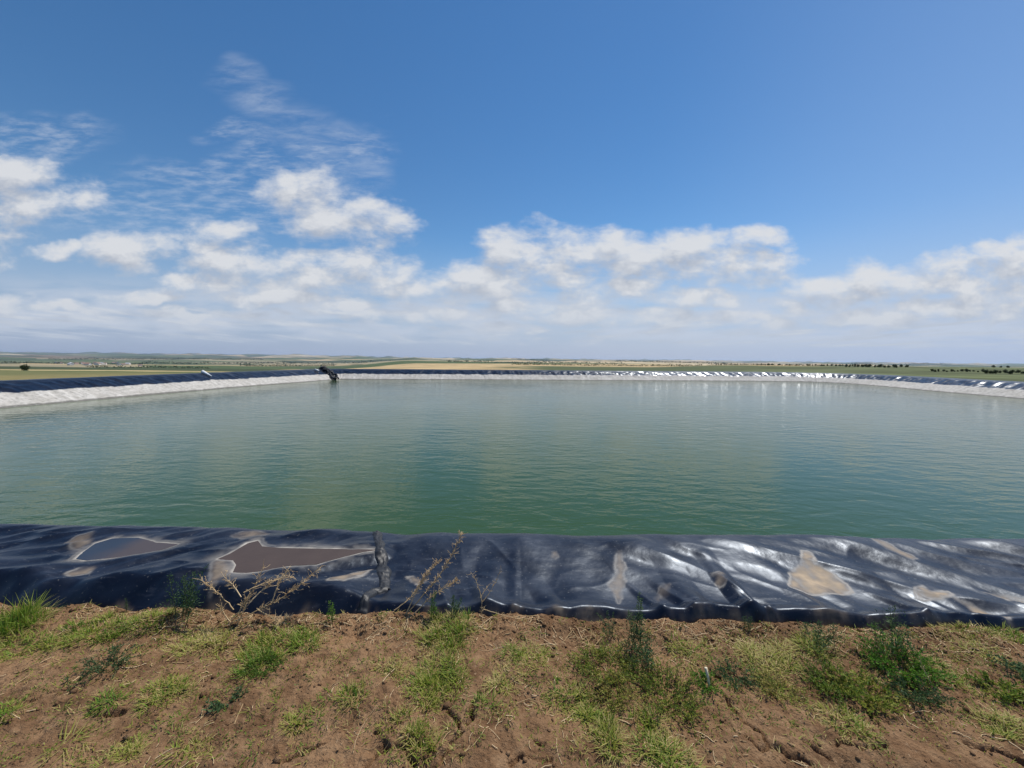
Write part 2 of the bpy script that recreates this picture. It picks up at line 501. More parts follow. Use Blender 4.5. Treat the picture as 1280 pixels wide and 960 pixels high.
def liner_z(s, t):
    s = np.asarray(s, float); t = np.asarray(t, float)
    s, t = np.broadcast_arrays(s, t)
    s = (s + LTOT / 2) % LTOT - LTOT / 2
    nw = near_w(s)
    te = edge_t(s)
    q = (t - te) / (0 - te)
    left = 1 - sstep(-1.2, -0.7, s)
    right = sstep(0.55, 1.2, s)
    mid = np.clip(1 - left - right, 0, 1)
    hr = 0.105 * left - 0.012 * mid - 0.012 * right + 0.022 * perlin(s * 1.7, 3.3, 5) + 0.026 * (0.5 * left + right + mid) * perlin(s * 2.3, 8.3, 6) + 0.010 * (right + mid) * perlin(s * 5.5, 2.3, 7)
    for c, a, w in ((1.55, 0.065, 0.07), (1.98, 0.04, 0.10), (1.2, 0.035, 0.12), (-0.12, 0.03, 0.07), (0.05, 0.025, 0.05), (0.8, 0.0, 0.1), (2.55, 0.03, 0.16), (-0.42, -0.05, 0.12)):
        hr = hr + a * np.exp(-((s - c) / w) ** 2)
    hr = np.maximum(hr, 0.006)
    hc = (0.078 * left + 0.075 * mid + 0.095 * right + 0.018 * perlin(s * 1.4, 0.7, 9) + 0.012 * perlin(s * 3.1, 0.2, 10) * left) * nw
    for c, a, w in ((-1.55, 0.02, 0.25), (-0.98, -0.022, 0.16), (-0.62, 0.012, 0.12)):
        hc = hc + a * np.exp(-((s - c) / w) ** 2)
    face_w = 0.085 + 0.095 * left + 0.03 * perlin(s * 2.2, 1.9, 12)
    face = sstep(-0.03, 1, q / face_w * (0.85 + 0.1 * perlin(s * 7, q * 4, 13)))
    # the sheet falls back behind its front roll, then rises to the crest
    roll = (0.045 * right + 0.020 * mid + 0.01 * left) * np.exp(-((q - face_w * 1.05) / (0.05 + 0.03 * left)) ** 2)
    plate = hr + (hc - hr) * sstep(0.05, 0.95, q) - 0.022 * np.sin(np.clip(q, 0, 1) * math.pi) ** 2
    # rumples
    def aniso(ang, L, w, seed):
        c, sn = math.cos(ang), math.sin(ang)
        wx = s + 0.10 * perlin(s * 2.1, t * 2.1, seed + 50); wy = t + 0.08 * perlin(s * 1.9, t * 2.3, seed + 51)
        return perlin((wx * c + wy * sn) / L, (-wx * sn + wy * c) / w, seed)
    fl = 0.040 * aniso(R(28), 0.9, 0.20, 21) + 0.012 * aniso(R(40), 0.5, 0.10, 22)
    fm = 0.018 * aniso(R(70), 0.8, 0.30, 23) + 0.006 * aniso(R(-40), 0.7, 0.18, 24)
    fr = 0.030 * aniso(R(-38), 1.6, 0.24, 25) + 0.020 * (1 - abs(aniso(R(-36), 1.6, 0.30, 26)) * 2.2) * sstep(0.9, 1.5, s) + 0.003 * aniso(R(-40), 0.7, 0.10, 27)
    crease = np.maximum(1 - 3.2 * abs(aniso(R(-35) + 0 * 1.0, 0.7, 0.30, 33)), 0) ** 2 * sstep(0.0, 0.4, perlin(s * 1.3, t * 1.3, 34))
    creasel = np.maximum(1 - 3.2 * abs(aniso(R(24), 0.8, 0.26, 35)), 0) ** 2 * sstep(0.0, 0.4, perlin(s * 1.1, t * 1.6, 36))
    fr = fr + 0.007 * crease; fm = fm + 0.005 * crease + 0.004 * creasel; fl = fl + 0.012 * creasel
    # puckers running back from the front roll
    pk = 0.022 * (right + mid) * np.exp(-((q - 0.18) / 0.16) ** 2) * (0.6 * perlin(s * 5.5 + q * 2, 0.5, 28) + np.maximum(1 - 4 * abs(perlin(s * 3.3 + q * 1.5, 1.5, 29)), 0))
    small = 0.0015 * fbm(s * 9, t * 9, 40, 2)
    fade = sstep(0.02, 0.18, q) * (1 - 0.75 * sstep(-0.16, 0.05, t))
    z_near = -0.10 + (plate + 0.10) * face + roll + (left * fl + mid * fm + right * fr) * fade * nw + pk + small * face
    # elsewhere: a plain shoulder
    z_far = -0.10 + (0.10 + 0.012 * perlin(s * 0.8, t, 60)) * sstep(0.0, 0.35, q)
    z = z_near * nw + z_far * (1 - nw)
    soft = (np.sqrt(t * t + 0.10 ** 2) + t) / 2
    z = z - (0.425 + 0.30 * nw) * soft * (1 + 0.02 * perlin(s * 0.15, 0, 61))
    # wrinkles that run down the slopes, mostly above the old water mark
    up = sstep(0.02, 0.5, t) * (1 - sstep(1.5, 2.6, t))
    skew = s + 0.55 * t * perlin(s * 0.05, 2.0, 66) + 0.3 * t
    wr = 0.06 * perlin(skew * 5.0, t * 1.4, 67) + 0.055 * (1 - 2.4 * abs(perlin(skew * 0.62, t * 0.12, 62))) + 0.040 * perlin(skew * 1.25, t * 0.35, 63) + 0.04 * perlin(skew * 2.6, t * 0.7, 64)
    low = sstep(0.1, 0.8, t) * 0.028 * fbm(s * 1.6, t * 1.6, 65, 3)
    z = z + (wr * up * 0.8 + low) * (1 - 0.5 * nw)
    return z


S_near = np.arange(-4.9, 4.9, 0.0095)
ss_ = [4.9]; st = 0.0095
while ss_[-1] < LTOT - 4.9 - 0.14:
    sp = ss_[-1]; dist = min(sp - 4.9, LTOT - 4.9 - sp)
    ss_.append(sp + min(0.135, 0.0095 + dist * 0.06))
SV = np.concatenate([S_near, ss_])
TV = np.concatenate([np.arange(-1.16, 0.12, 0.0105), np.arange(0.13, 0.5, 0.03), np.arange(0.5, 3.9, 0.085), np.array([4.2, 4.6, 5.1, 5.6])])
GS, GT = np.meshgrid(SV, TV, indexing='ij')
cx, cy = path(SV); nx, ny = path_n(SV)
GX = cx[:, None] + nx[:, None] * GT; GY = cy[:, None] + ny[:, None] * GT
GZ = liner_z(GS, GT)
nearm = (abs(GS) < 4.9) & (GT < 0.15)
sand = np.zeros(GZ.shape); rim = np.zeros(GZ.shape)
LEVEL = {}
gx, gy, gz, gs, gtt = GX[nearm], GY[nearm], GZ[nearm], GS[nearm], GT[nearm]
nwob = 0.016 * fbm(gx * 6, gy * 6, 71, 5, 0.6)
for key, poly in (('big', PUDDLE_BIG), ('small', PUDDLE_SMALL)):
    d = poly_sdf(gx, gy, poly) + nwob * 0.6
    ins = d < 0
    lev = float(np.median(gz[ins])); LEVEL[key] = lev
    k = 1 - sstep(-0.01, 0.16, d)
    shape = lev + np.clip(d, -0.05, 0.25) * 0.22
    gz = gz * (1 - k) + shape * k
    r_ = np.exp(-(np.clip(d - 0.004, 0, 1) / 0.016) ** 2) * (0.75 + 0.5 * fbm(gx * 6, gy * 6, 72, 2))
    r2 = np.exp(-(np.clip(d, 0, 1) / 0.07) ** 2) * 0.35 * sstep(-0.2, 0.5, fbm(gx * 5, gy * 5, 73, 3))
    r3 = np.exp(-((d - 0.035) / 0.009) ** 2) * 0.4 * sstep(-0.3, 0.5, fbm(gx * 3, gy * 3, 76, 3))
    rim[nearm] = np.maximum(rim[nearm], np.maximum(np.maximum(r_, r2), r3))
tee = gtt - edge_t(gs)
sp_ = (1 - sstep(0.02, 0.10, tee + 0.05 * fbm(gx * 5, gy * 5, 77, 4))) * (gtt < -0.5)
sand[nearm] = np.maximum(sand[nearm], 0.55 * sp_ * np.clip(0.6 + 0.6 * fbm(gx * 20, gy * 20, 78, 3), 0, 1))
for poly, k in SANDS:
    d = poly_sdf(gx, gy, poly) + nwob * 1.2
    m = (1 - sstep(-0.035, 0.014, d)) * k * np.clip(0.75 + 0.5 * fbm(gx * 9, gy * 9, 74, 3), 0.2, 1.1)
    e = np.exp(-(d / 0.009) ** 2) * 0.85 * k * sstep(-0.7, 0.1, fbm(gx * 5, gy * 5, 75, 3))
    sand[nearm] = np.maximum(sand[nearm], m); rim[nearm] = np.maximum(rim[nearm], e)
GZ[nearm] = gz


def liner_h(x, y):
    """height of the near strip of liner at world x, y"""
    i = int(np.clip(round((x + 4.9) / 0.0095), 0, len(S_near) - 1))
    row = GY[i]; j = np.searchsorted(row, y)
    return float(GZ[i, min(j, GZ.shape[1] - 1)])


nu, nv = GZ.shape
liner_me = mesh_np('pond_liner', np.stack([GX, GY, GZ], -1).reshape(-1, 3), grid_faces(nu, nv, wrap=True), True,
                   {'sand': sand.ravel(), 'rim': rim.ravel(), 'down': GT.ravel(), 'along': GS.ravel()})

m_liner, t, out = material('black_liner')
pos = t.n('ShaderNodeNewGeometry').outputs['Position']
zz = t.n('ShaderNodeSeparateXYZ', Vector=pos).outputs[2]
dust1 = t.noise(t.mapping(pos, rot=(0, 0, R(-25)), scale=(1.0, 1.6, 1)), 1.6, 5, 0.6, 0.6)
dust2 = t.noise(pos, 14.0, 4, 0.65)
dust = t.math('MULTIPLY', t.ss(dust1, 0.36, 0.66), t.ss(dust2, 0.25, 0.75, 0.45, 1.0))
base = t.mix(dust, (0.0034, 0.0046, 0.0100), (0.015, 0.020, 0.034))
streak = t.noise(t.mapping(pos, rot=(0, 0, R(20)), scale=(2, 9, 2)), 3.0, 4, 0.6)
base = t.mix(t.ss(streak, 0.56, 0.74, 0.0, 0.3), base, (0.088, 0.094, 0.112))
specks = t.noise(pos, 60.0, 2, 0.5)
base = t.mix(t.ss(specks, 0.66, 0.74, 0.0, 0.45), base, (0.20, 0.195, 0.18))
a_s = t.attr('sand').outputs['Fac']; a_r = t.attr('rim').outputs['Fac']
sandc = t.mix(t.noise(pos, 25, 3), (0.30, 0.225, 0.145), (0.48, 0.365, 0.24))
base = t.mix(a_s, base, sandc)
base = t.mix(t.math('MULTIPLY', a_r, 0.85), base, (0.47, 0.425, 0.36))
# chalky old water mark on the slopes
al = t.attr('along').outputs['Fac']; dn = t.attr('down').outputs['Fac']
wob = t.noise(t.n('ShaderNodeCombineXYZ', X=al, Y=t.math('MULTIPLY', dn, 0.4)).outputs[0], 1.1, 4, 0.6)
mark = t.math('MULTIPLY_ADD', t.math('SUBTRACT', wob, 0.5), 0.30, zz)
band = t.ss(mark, -0.66, -0.60, 1.0, 0.0)
drips = t.noise(t.n('ShaderNodeCombineXYZ', X=t.math('MULTIPLY', al, 2.2), Y=t.math('MULTIPLY', dn, 0.35)).outputs[0], 1.3, 4, 0.6)
chalk = t.mix(t.ss(drips, 0.3, 0.75), (0.42, 0.39, 0.345), (0.60, 0.57, 0.52))
chalk = t.mix(t.ss(t.noise(t.mapping(pos, scale=(1, 1, 3.0)), 0.55, 6, 0.7), 0.40, 0.70, 0.0, 0.6), chalk, (0.36, 0.33, 0.28))
chalk = t.mix(t.ss(t.noise(pos, 1.7, 5, 0.7), 0.62, 0.74, 0.0, 0.55), chalk, (0.20, 0.19, 0.17))
jnt = t.math('ABSOLUTE', t.math('SUBTRACT', t.math('FRACT', t.math('MULTIPLY', t.math('ADD', al, t.math('MULTIPLY', dn, 0.25)), 1 / 6.3)), 0.5))
chalk = t.mix(t.math('MULTIPLY', t.ss(jnt, 0.003, 0.009, 0.5, 0.0), t.ss(t.noise(pos, 0.35, 2), 0.45, 0.6)), chalk, (0.07, 0.07, 0.07))
wetl = t.math('MULTIPLY', t.ss(t.math('MULTIPLY_ADD', t.math('SUBTRACT', t.noise(pos, 2.2, 4, 0.7), 0.5), 0.18, zz), -1.27, -1.20, 1.0, 0.0), t.ss(zz, -1.345, -1.32))
chalk = t.mix(t.math('MULTIPLY', wetl, 0.85), chalk, (0.075, 0.07, 0.055))
chalk = t.mix(t.ss(t.noise(pos, 5.0, 5, 0.75), 0.36, 0.56, 0.6, 0.0), chalk, (0.20, 0.185, 0.155))
chalk = t.mix(t.ss(t.noise(pos, 9.0, 3, 0.7), 0.60, 0.72, 0.0, 0.6), chalk, (0.60, 0.58, 0.54))
under = t.ss(zz, -1.36, -1.30, 1.0, 0.0)
chalk = t.mix(under, chalk, (0.36, 0.34, 0.24))
base = t.mix(band, base, chalk)
rgh_far = t.ss(dn, 0.15, 0.6)
rough = t.mix(band, t.mix(rgh_far, t.mix(dust, (0.33, 0.33, 0.33), (0.47, 0.47, 0.47)), (0.27, 0.27, 0.27)), (0.85, 0.85, 0.85))
rough = t.mix(t.math('MAXIMUM', a_s, a_r, clamp=True), rough, (0.85, 0.85, 0.85))
bh = t.math('ADD', t.noise(pos, 22, 4, 0.55), t.math('MULTIPLY', t.noise(pos, 5.5, 3, 0.5), 2.5))
bn_ = t.bump(bh, 0.003, 0.45)
p = t.n('ShaderNodeBsdfPrincipled', Base_Color=base, Roughness=rough, Normal=bn_)
p.inputs['Specular IOR Level'].default_value = 0.42
p.inputs['Specular Tint'].default_value = (0.70, 0.82, 1.0, 1.0)  # blue sheen of the sky put into the reflection tint
t.links.new(p.outputs[0], out.inputs[0])

liner = put('pond_liner', liner_me, m_liner)
tag(liner, 'rumpled black plastic sheet lining the whole pond, chalky white below its old water mark', 'pond liner')

# crumpled welded seam across the near strip
m_seam = simple('seam_tape', (0.016, 0.017, 0.020), 0.52, 0.4, 0.6, 30)
def seam(ptspx, width, name, bumps):
    pts = np.array([at(x, y, 0.06) for x, y in ptspx])
    L = np.concatenate([[0], np.cumsum(np.linalg.norm(np.diff(pts, axis=0), axis=1))])
    n = int(L[-1] / 0.008)
    sx = np.interp(np.linspace(0, L[-1], n), L, pts[:, 0]) + 0.008 * perlin(np.linspace(0, L[-1], n) * 9, 0.2, 80)
    sy = np.interp(np.linspace(0, L[-1], n), L, pts[:, 1])
    V = []
    K = 11
    for i in range(n):
        dx = sx[min(i + 1, n - 1)] - sx[max(i - 1, 0)]; dyy = sy[min(i + 1, n - 1)] - sy[max(i - 1, 0)]
        l = math.hypot(dx, dyy) + 1e-9
        wdt = width * (1 + 0.35 * float(perlin(i * 0.11, 5.5, 81)))
        for k in range(K):
            o = (k / (K - 1) - 0.5) * wdt
            x = sx[i] - dyy / l * o; y = sy[i] + dx / l * o
            prof = math.sin(math.pi * k / (K - 1)) ** 0.6
            z = liner_h(x, y) + prof * (0.010 + bumps * abs(float(perlin(i * 0.16, k * 0.5, 82)))) - (0.004 if k in (0, K - 1) else 0)
            V.append((x, y, z))
    return put(name, mesh_np(name, np.array(V), grid_faces(n, K), True), m_seam, liner)
seam([(471, 664), (474, 680), (478, 700), (481, 718), (480, 728)], 0.085, 'seam', 0.016)
seam([(484, 727), (468, 731), (458, 742), (448, 757)], 0.065, 'seam', 0.012)

# dried puddles in the hollows of the sheet
def puddle(name, poly, lev, mat, label):
    poly = np.array(poly); cpt = poly.mean(0)
    # resample the outline, push it a little outward: the sheet itself cuts the shoreline
    n = len(poly); dens = []
    for i in range(n):
        a, b = poly[i], poly[(i + 1) % n]
        for k in range(6): dens.append(a + (b - a) * k / 6)
    dens = np.array(dens)
    nxt = np.roll(dens, -1, 0) - np.roll(dens, 1, 0)
    nr = np.stack([nxt[:, 1], -nxt[:, 0]], -1); nr /= np.linalg.norm(nr, axis=1, keepdims=True) + 1e-9
    area = 0.5 * np.sum(dens[:, 0] * np.roll(dens[:, 1], -1) - dens[:, 1] * np.roll(dens[:, 0], -1))
    if area < 0: nr = -nr
    dens = dens + nr * 0.004
    me = bpy.data.meshes.new(name)
    V = [(x, y, lev + 0.0015) for x, y in dens]
    base_ = [(x, y, lev - 0.02) for x, y in dens]
    k = len(V)
    top = list(range(k)) if area > 0 else list(range(k))[::-1]
    me.from_pydata(V + base_, [], [top] + [[(i + 1) % k, i, k + i, k + (i + 1) % k] for i in range(k)])
    o = put(name, me, mat)
    tag(o, label, 'puddle')
    return o

m_mud, t, out = material('wet_mud')
pos = t.n('ShaderNodeNewGeometry').outputs['Position']
c = t.mix(t.noise(pos, 7, 4, 0.6), (0.052, 0.036, 0.031), (0.078, 0.055, 0.046))
p = t.n('ShaderNodeBsdfPrincipled', Base_Color=c, Roughness=0.55, Normal=t.bump(t.noise(pos, 40, 3), 0.002, 0.4))
p.inputs['Specular IOR Level'].default_value = 0.25
t.links.new(p.outputs[0], out.inputs[0])
m_pud, t, out = material('shallow_water')
pos = t.n('ShaderNodeNewGeometry').outputs['Position']
xx = t.n('ShaderNodeSeparateXYZ', Vector=pos).outputs[0]
k = t.ss(t.math('MULTIPLY_ADD', t.noise(pos, 4, 3), 0.3, xx), -3.10, -2.85)
c = t.mix(k, (0.018, 0.027, 0.045), (0.062, 0.045, 0.040))  # bluish end: the sky's reflection is put into the base colour
p = t.n('ShaderNodeBsdfPrincipled', Base_Color=c, Roughness=0.42)
t.links.new(p.outputs[0], out.inputs[0])
puddle('mud_puddle', PUDDLE_BIG, LEVEL['big'], m_mud, 'big pointed puddle of wet brown mud behind the dry branching weed')
puddle('mud_puddle', PUDDLE_SMALL, LEVEL['small'], m_pud, 'small shiny puddle of dark water turning brown at one end')

# ------------------------------------------------------------------ water
WZ = -1.32
sw = np.arange(0, LTOT, 0.5); cxw, cyw = path(sw); nxw, nyw = path_n(sw)
C0 = np.array([10.0, 31.0])
outer = np.stack([cxw + nxw * 1.85, cyw + nyw * 1.85], -1)
KK = np.concatenate([np.linspace(1, 0.85, 16), [0.75, 0.5, 0.25, 0.0]])
RW = np.stack([C0 + (outer - C0) * k for k in KK], 1); nu, nv = RW.shape[:2]
flat = RW.reshape(-1, 2)
dmin = poly_sdf(flat[:, 0], flat[:, 1], np.stack(path(np.arange(0, LTOT, 1.0)), -1))
shal = 0.9 * (1 - sstep(3.2, 5.4, -dmin)) * sstep(9, 14, flat[:, 1])
water_me = mesh_np('water', np.concatenate([flat, np.full((len(flat), 1), WZ)], -1), grid_faces(nu, nv, wrap=True), False, {'shallow': shal})
m_water, t, out = material('pond_water')
pos = t.n('ShaderNodeNewGeometry').outputs['Position']
w1 = t.noise(t.mapping(pos, rot=(0, 0, R(12)), scale=(0.85, 1.9, 1)), 1.45, 3, 0.55, 0.4)
w2 = t.noise(t.mapping(pos, rot=(0, 0, R(-24)), scale=(1.0, 1.8, 1)), 4.2, 3, 0.55, 0.2)
w3 = t.noise(t.mapping(pos, rot=(0, 0, R(8)), scale=(1, 1.7, 1)), 0.5, 2, 0.5)
patch = t.ss(t.noise(pos, 0.13, 3, 0.55), 0.35, 0.68, 0.45, 1.0)
h = t.math('ADD', t.math('MULTIPLY', w1, 0.85), t.math('ADD', t.math('MULTIPLY', w2, 0.16), t.math('MULTIPLY', w3, 0.5)))
nrm = t.bump(h, 0.040, patch)
murk = t.mix(t.noise(pos, 0.09, 3, 0.5), (0.028, 0.060, 0.011), (0.036, 0.071, 0.022))
sh = t.attr('shallow').outputs['Fac']
shw = t.math('MULTIPLY', sh, t.ss(t.noise(pos, 0.9, 4, 0.6), 0.25, 0.6, 0.75, 1.0))
dif = t.n('ShaderNodeBsdfDiffuse', Color=murk)
tra = t.n('ShaderNodeBsdfTransparent', Color=(0.62, 0.74, 0.66))
body = t.n('ShaderNodeMixShader', i0=shw, i1=dif.outputs[0], i2=tra.outputs[0])
fr_ = t.n('ShaderNodeFresnel', IOR=1.33, Normal=nrm)
glo = t.n('ShaderNodeBsdfGlossy', Color=(0.95, 0.97, 0.97), Roughness=0.03, Normal=nrm)
mx = t.n('ShaderNodeMixShader', i0=fr_.outputs[0], i1=body.outputs[0], i2=glo.outputs[0])
t.links.new(mx.outputs[0], out.inputs[0])
water = put('water', water_me, m_water); tag(water, kind='structure')

# ------------------------------------------------------------------ land
DC = [0, 45, 80, 150, 400, 1000, 3000, 7000, 14000, 26000]
drop_c = [0.0, 0.3, 0.75, 1.7, 5.0, 9.6, 14.0, 8.0, 0.5, -1.0]
drop_l = [0.0, 0.25, 1.9, 4.5, 11.0, 30.0, 50.0, 16.0, -55.0, -60.0]
drop_r = [0.0, 0.15, 0.45, 0.75, 1.7, 12.0, 26.0, 16.0, 4.0, 2.0]


def land_drop(x, y):
    D = np.where(y > 5, np.maximum(y, 0.55 * np.hypot(x, y)), np.hypot(x, y) * 0.8)
    az = np.degrees(np.arctan2(x, np.maximum(y, 1e-3)))
    l = 1 - sstep(-27, -13, az); r = sstep(18, 32, az)
    lg = lambda tab: np.interp(np.log(D + 20), np.log(np.array(DC) + 20), tab)
    d = lg(drop_l) * l + lg(drop_r) * r + lg(drop_c) * (1 - l - r)
    n = fbm(x / 900.0, y / 900.0, 90, 4) * 0.0046 * D * sstep(300, 1500, D)
    n = n + fbm(x / 60.0, y / 60.0, 95, 3) * 0.25 * sstep(60, 200, D) * (1 - sstep(500, 1500, D))
    return d + n


NA = 1500
ang = np.concatenate([np.linspace(-math.pi / 2, math.pi * 1.5, NA, endpoint=False)])
eo_s = np.arange(0, LTOT, 0.25); ex, ey = path(eo_s); enx, eny = path_n(eo_s)
tout = np.where(abs((eo_s + LTOT / 2) % LTOT - LTOT / 2) < 12, -0.80, -0.62)
bx, by = ex + enx * tout, ey + eny * tout
ba = np.arctan2(by - C0[1], bx - C0[0]); br = np.hypot(bx - C0[0], by - C0[1])
o_ = np.argsort(ba)
rb = np.interp((ang + math.pi) % (2 * math.pi) - math.pi, np.concatenate([ba[o_] - 2 * math.pi, ba[o_], ba[o_] + 2 * math.pi]), np.tile(br[o_], 3))
dd = np.concatenate([[0, .15, .3, .5, .75, 1, 1.4, 1.9, 2.5, 3.2, 4], np.geomspace(5, 26000, 100)])
RR = rb[:, None] + dd[None, :]
LX = C0[0] + np.cos(ang)[:, None] * RR; LY = C0[1] + np.sin(ang)[:, None] * RR
LZ = -land_drop(LX, LY)
k = sstep(0.0, 2.5, dd)[None, :]
LZ = LZ * k + (-0.05) * (1 - k) + 0.05 * fbm(LX * 0.5, LY * 0.5, 97, 3) * k * (1 - sstep(20, 60, dd))[None, :]
LZ = LZ - 0.3 * ((abs(LX) < 5.6) & (LY < 4.2) & (LY > -2.5)) * 1.0
D_ = np.maximum(LY, 0.55 * np.hypot(LX, LY)); az_ = np.degrees(np.arctan2(LX, np.maximum(LY, 1e-3)))


def c3(*c): return np.array(c)
soil = c3(0.15, 0.10, 0.062); drygrass = c3(0.20, 0.17, 0.075); green = c3(0.085, 0.098, 0.042); wheat = c3(0.40, 0.295, 0.155); scrub = c3(0.050, 0.066, 0.030)
nzf = sstep(-0.5, 0.5, fbm(LX / 14, LY / 14, 101, 3))[..., None]
nzb = sstep(-0.4, 0.4, fbm(LX / 45, LY / 18, 102, 3))[..., None]
colc = wheat * (0.85 + 0.3 * nzf)
coll = (drygrass * nzb + green * 1.25 * (1 - nzb)); kl = sstep(85, 125, D_ + 18 * (nzf[..., 0] - .5))[..., None]
coll = coll * (1 - kl) + (wheat * c3(0.95, 1.0, 0.95)) * kl
kl = sstep(190, 230, D_)[..., None]; coll = coll * (1 - kl) + green * 0.9 * kl
colr = green * (0.75 + 0.6 * nzb) * (0.8 + 0.4 * nzf)
kr = sstep(250, 330, D_)[..., None] * (1 - sstep(36, 40, az_))[..., None]; colr = colr * (1 - kr) + wheat * 0.9 * kr
lw = (1 - sstep(-33, -28, az_))[..., None]; rw = sstep(26, 34, az_ + 4 * (nzb[..., 0] - .5))[..., None]
# the tan stubble field behind the far bank turns to green strips on its right
kg = (sstep(-3, 3, az_ + 6 * (nzb[..., 0] - .5)) * (1 - sstep(330, 420, D_)))[..., None]
colc = colc * (1 - kg) + (scrub * 1.3 * nzb + green * (1 - nzb)) * kg
colm = coll * lw + colr * rw + colc * np.clip(1 - lw - rw, 0, 1)
kd = (1 - sstep(0.6, 3.0, dd))[None, :, None]
colm = colm * (1 - kd) + (drygrass * 0.9) * kd
behind = sstep(3, -6, LY)[..., None]
colm = colm * (1 - behind) + (soil * 0.6 + drygrass * 0.4) * behind
nearf = 1 - (sstep(230, 300, D_) * lw[..., 0] + sstep(480, 640, D_) * rw[..., 0] + sstep(560, 800, D_) * np.clip(1 - lw - rw, 0, 1)[..., 0])
land_me = mesh_np('ground', np.stack([LX, LY, LZ], -1).reshape(-1, 3), grid_faces(NA, len(dd), wrap=True)[:, ::-1], True,
                  {'land': colm.reshape(-1, 3), 'near': np.clip(nearf, 0, 1).ravel()})
m_land, t, out = material('farmland')
pos = t.n('ShaderNodeNewGeometry').outputs['Position']
p2 = t.mapping(pos, rot=(0, 0, R(14)), scale=(1 / 1300.0, 1 / 620.0, 0.0))
vor = t.n('ShaderNodeTexVoronoi', dict(voronoi_dimensions='2D', distance='CHEBYCHEV'), Vector=p2, Scale=1.0)
rnd = t.n('ShaderNodeSeparateColor', Color=vor.outputs['Color']).outputs[0]
ramp = t.nodes.new('ShaderNodeValToRGB'); ramp.color_ramp.interpolation = 'CONSTANT'
cr = ramp.color_ramp
pal = [(0.0, (0.42, 0.31, 0.17)), (0.16, (0.05, 0.085, 0.026)), (0.30, (0.30, 0.25, 0.15)), (0.40, (0.035, 0.055, 0.026)), (0.56, (0.09, 0.115, 0.045)), (0.68, (0.50, 0.40, 0.25)), (0.80, (0.045, 0.068, 0.032)), (0.92, (0.17, 0.125, 0.085))]
while len(cr.elements) < len(pal): cr.elements.new(0.5)
for e, (ps, cc) in zip(cr.elements, pal): e.position = ps; e.color = (*cc, 1)
t.links.new(rnd, ramp.inputs[0])
farc = t.mix(t.ss(t.noise(pos, 0.002, 4, 0.6), 0.56, 0.62, 0.0, 0.85), ramp.outputs[0], (0.032, 0.050, 0.024))
farc = t.mix(0.16, farc, t.mix(t.noise(pos, 0.02, 3), (0.05, 0.06, 0.03), (0.25, 0.22, 0.14)))
c = t.mix(t.attr('near').outputs['Fac'], farc, t.attr('land').outputs['Color'])
tex = t.noise(pos, 1.3, 5, 0.65)
c = t.mix(0.7, c, t.mix(tex, (0.45, 0.45, 0.45), (1.0, 1.0, 1.0)), 'MULTIPLY')
c = t.mix(1.0, c, (1.32, 1.32, 1.32), 'MULTIPLY')
p = t.n('ShaderNodeBsdfPrincipled', Base_Color=c, Roughness=0.95, Normal=t.bump(tex, 0.08, 0.6))
p.inputs['Specular IOR Level'].default_value = 0.1
t.links.new(p.outputs[0], out.inputs[0])
tag(put('ground', land_me, m_land), kind='structure')

# ------------------------------------------------------------------ soil in front of the liner
CRACKS = [[(930, 925), (948, 940), (962, 932), (985, 948), (1010, 958)], [(455, 960), (480, 935), (520, 940)], [(355, 945), (383, 935), (405, 928)], [(505, 945), (520, 960)],
          [(560, 895), (580, 925), (560, 945), (545, 962)], [(905, 868), (930, 905), (960, 930)], [(470, 915), (500, 925)], [(1050, 938), (1080, 938), (1110, 940)],
          [(20, 890), (60, 870), (105, 862)], [(110, 905), (150, 898)], [(1210, 935), (1290, 965)], [(660, 925), (680, 935)], [(1240, 820), (1290, 845)], [(690, 950), (640, 955)], [(855, 955), (900, 965)],
          [(1000, 930), (1040, 950)], [(1085, 890), (1100, 920)], [(180, 890), (250, 860)], [(590, 880), (582, 910)]]
CRACKS = [[at(x, y) for x, y in c] for c in CRACKS]


def soil_edge(x):
    # line where soil meets liner, in world y
    ycrest = 3.3835 - 0.0147 * x
    return ycrest + edge_t(np.asarray(x, float)) + 0.035


def soil_z(x, y):
    x = np.asarray(x, float); y = np.asarray(y, float)
    x, y = np.broadcast_arrays(x, y)
    e = soil_edge(x)
    z = 0.030 * perlin(x * 0.9, y * 0.9, 110) + 0.020 * fbm(x * 3.1, y * 3.1, 111, 3)
    lump = fbm(x * 11, y * 11, 112, 3)
    z = z + 0.0085 * lump + 0.006 * np.abs(fbm(x * 21, y * 21, 113, 3))
    z = z + 0.006 * np.maximum(fbm(x * 30, y * 30, 114, 2) - 0.15, 0)
    bank = np.exp(-((y - e + 0.10) / 0.13) ** 2)
    z = z + bank * (0.0 + 0.034 * fbm(x * 2.6, y * 2.2, 115, 3) + 0.014 * np.abs(fbm(x * 16, y * 16, 116, 3)))
    # cracks
    wx = x + 0.02 * fbm(x * 9, y * 9, 117, 3); wy = y + 0.02 * fbm(x * 9, y * 9, 118, 3)
    dmin = np.full(x.shape, 9.0)
    for poly in CRACKS:
        for (ax, ay), (bx_, by_) in zip(poly[:-1], poly[1:]):
            ex_, ey_ = bx_ - ax, by_ - ay
            tt = np.clip(((wx - ax) * ex_ + (wy - ay) * ey_) / (ex_ * ex_ + ey_ * ey_), 0, 1)
            dmin = np.minimum(dmin, np.hypot(wx - ax - tt * ex_, wy - ay - tt * ey_))
    wid = 0.0075 * np.clip(0.9 + 1.0 * fbm(x * 6, y * 6, 119, 2), 0.05, 2)
    z = z - 0.034 * np.exp(-(dmin / wid) ** 2)
    # falls away under the sheet and to the surrounding ground at the patch's rim
    z = z - 0.5 * sstep(0.0, 0.16, y - e)
    out_ = np.maximum(np.maximum(abs(x) - 5.0, 0), np.maximum(-1.5 - y, 0))
    return z - 0.30 * out_


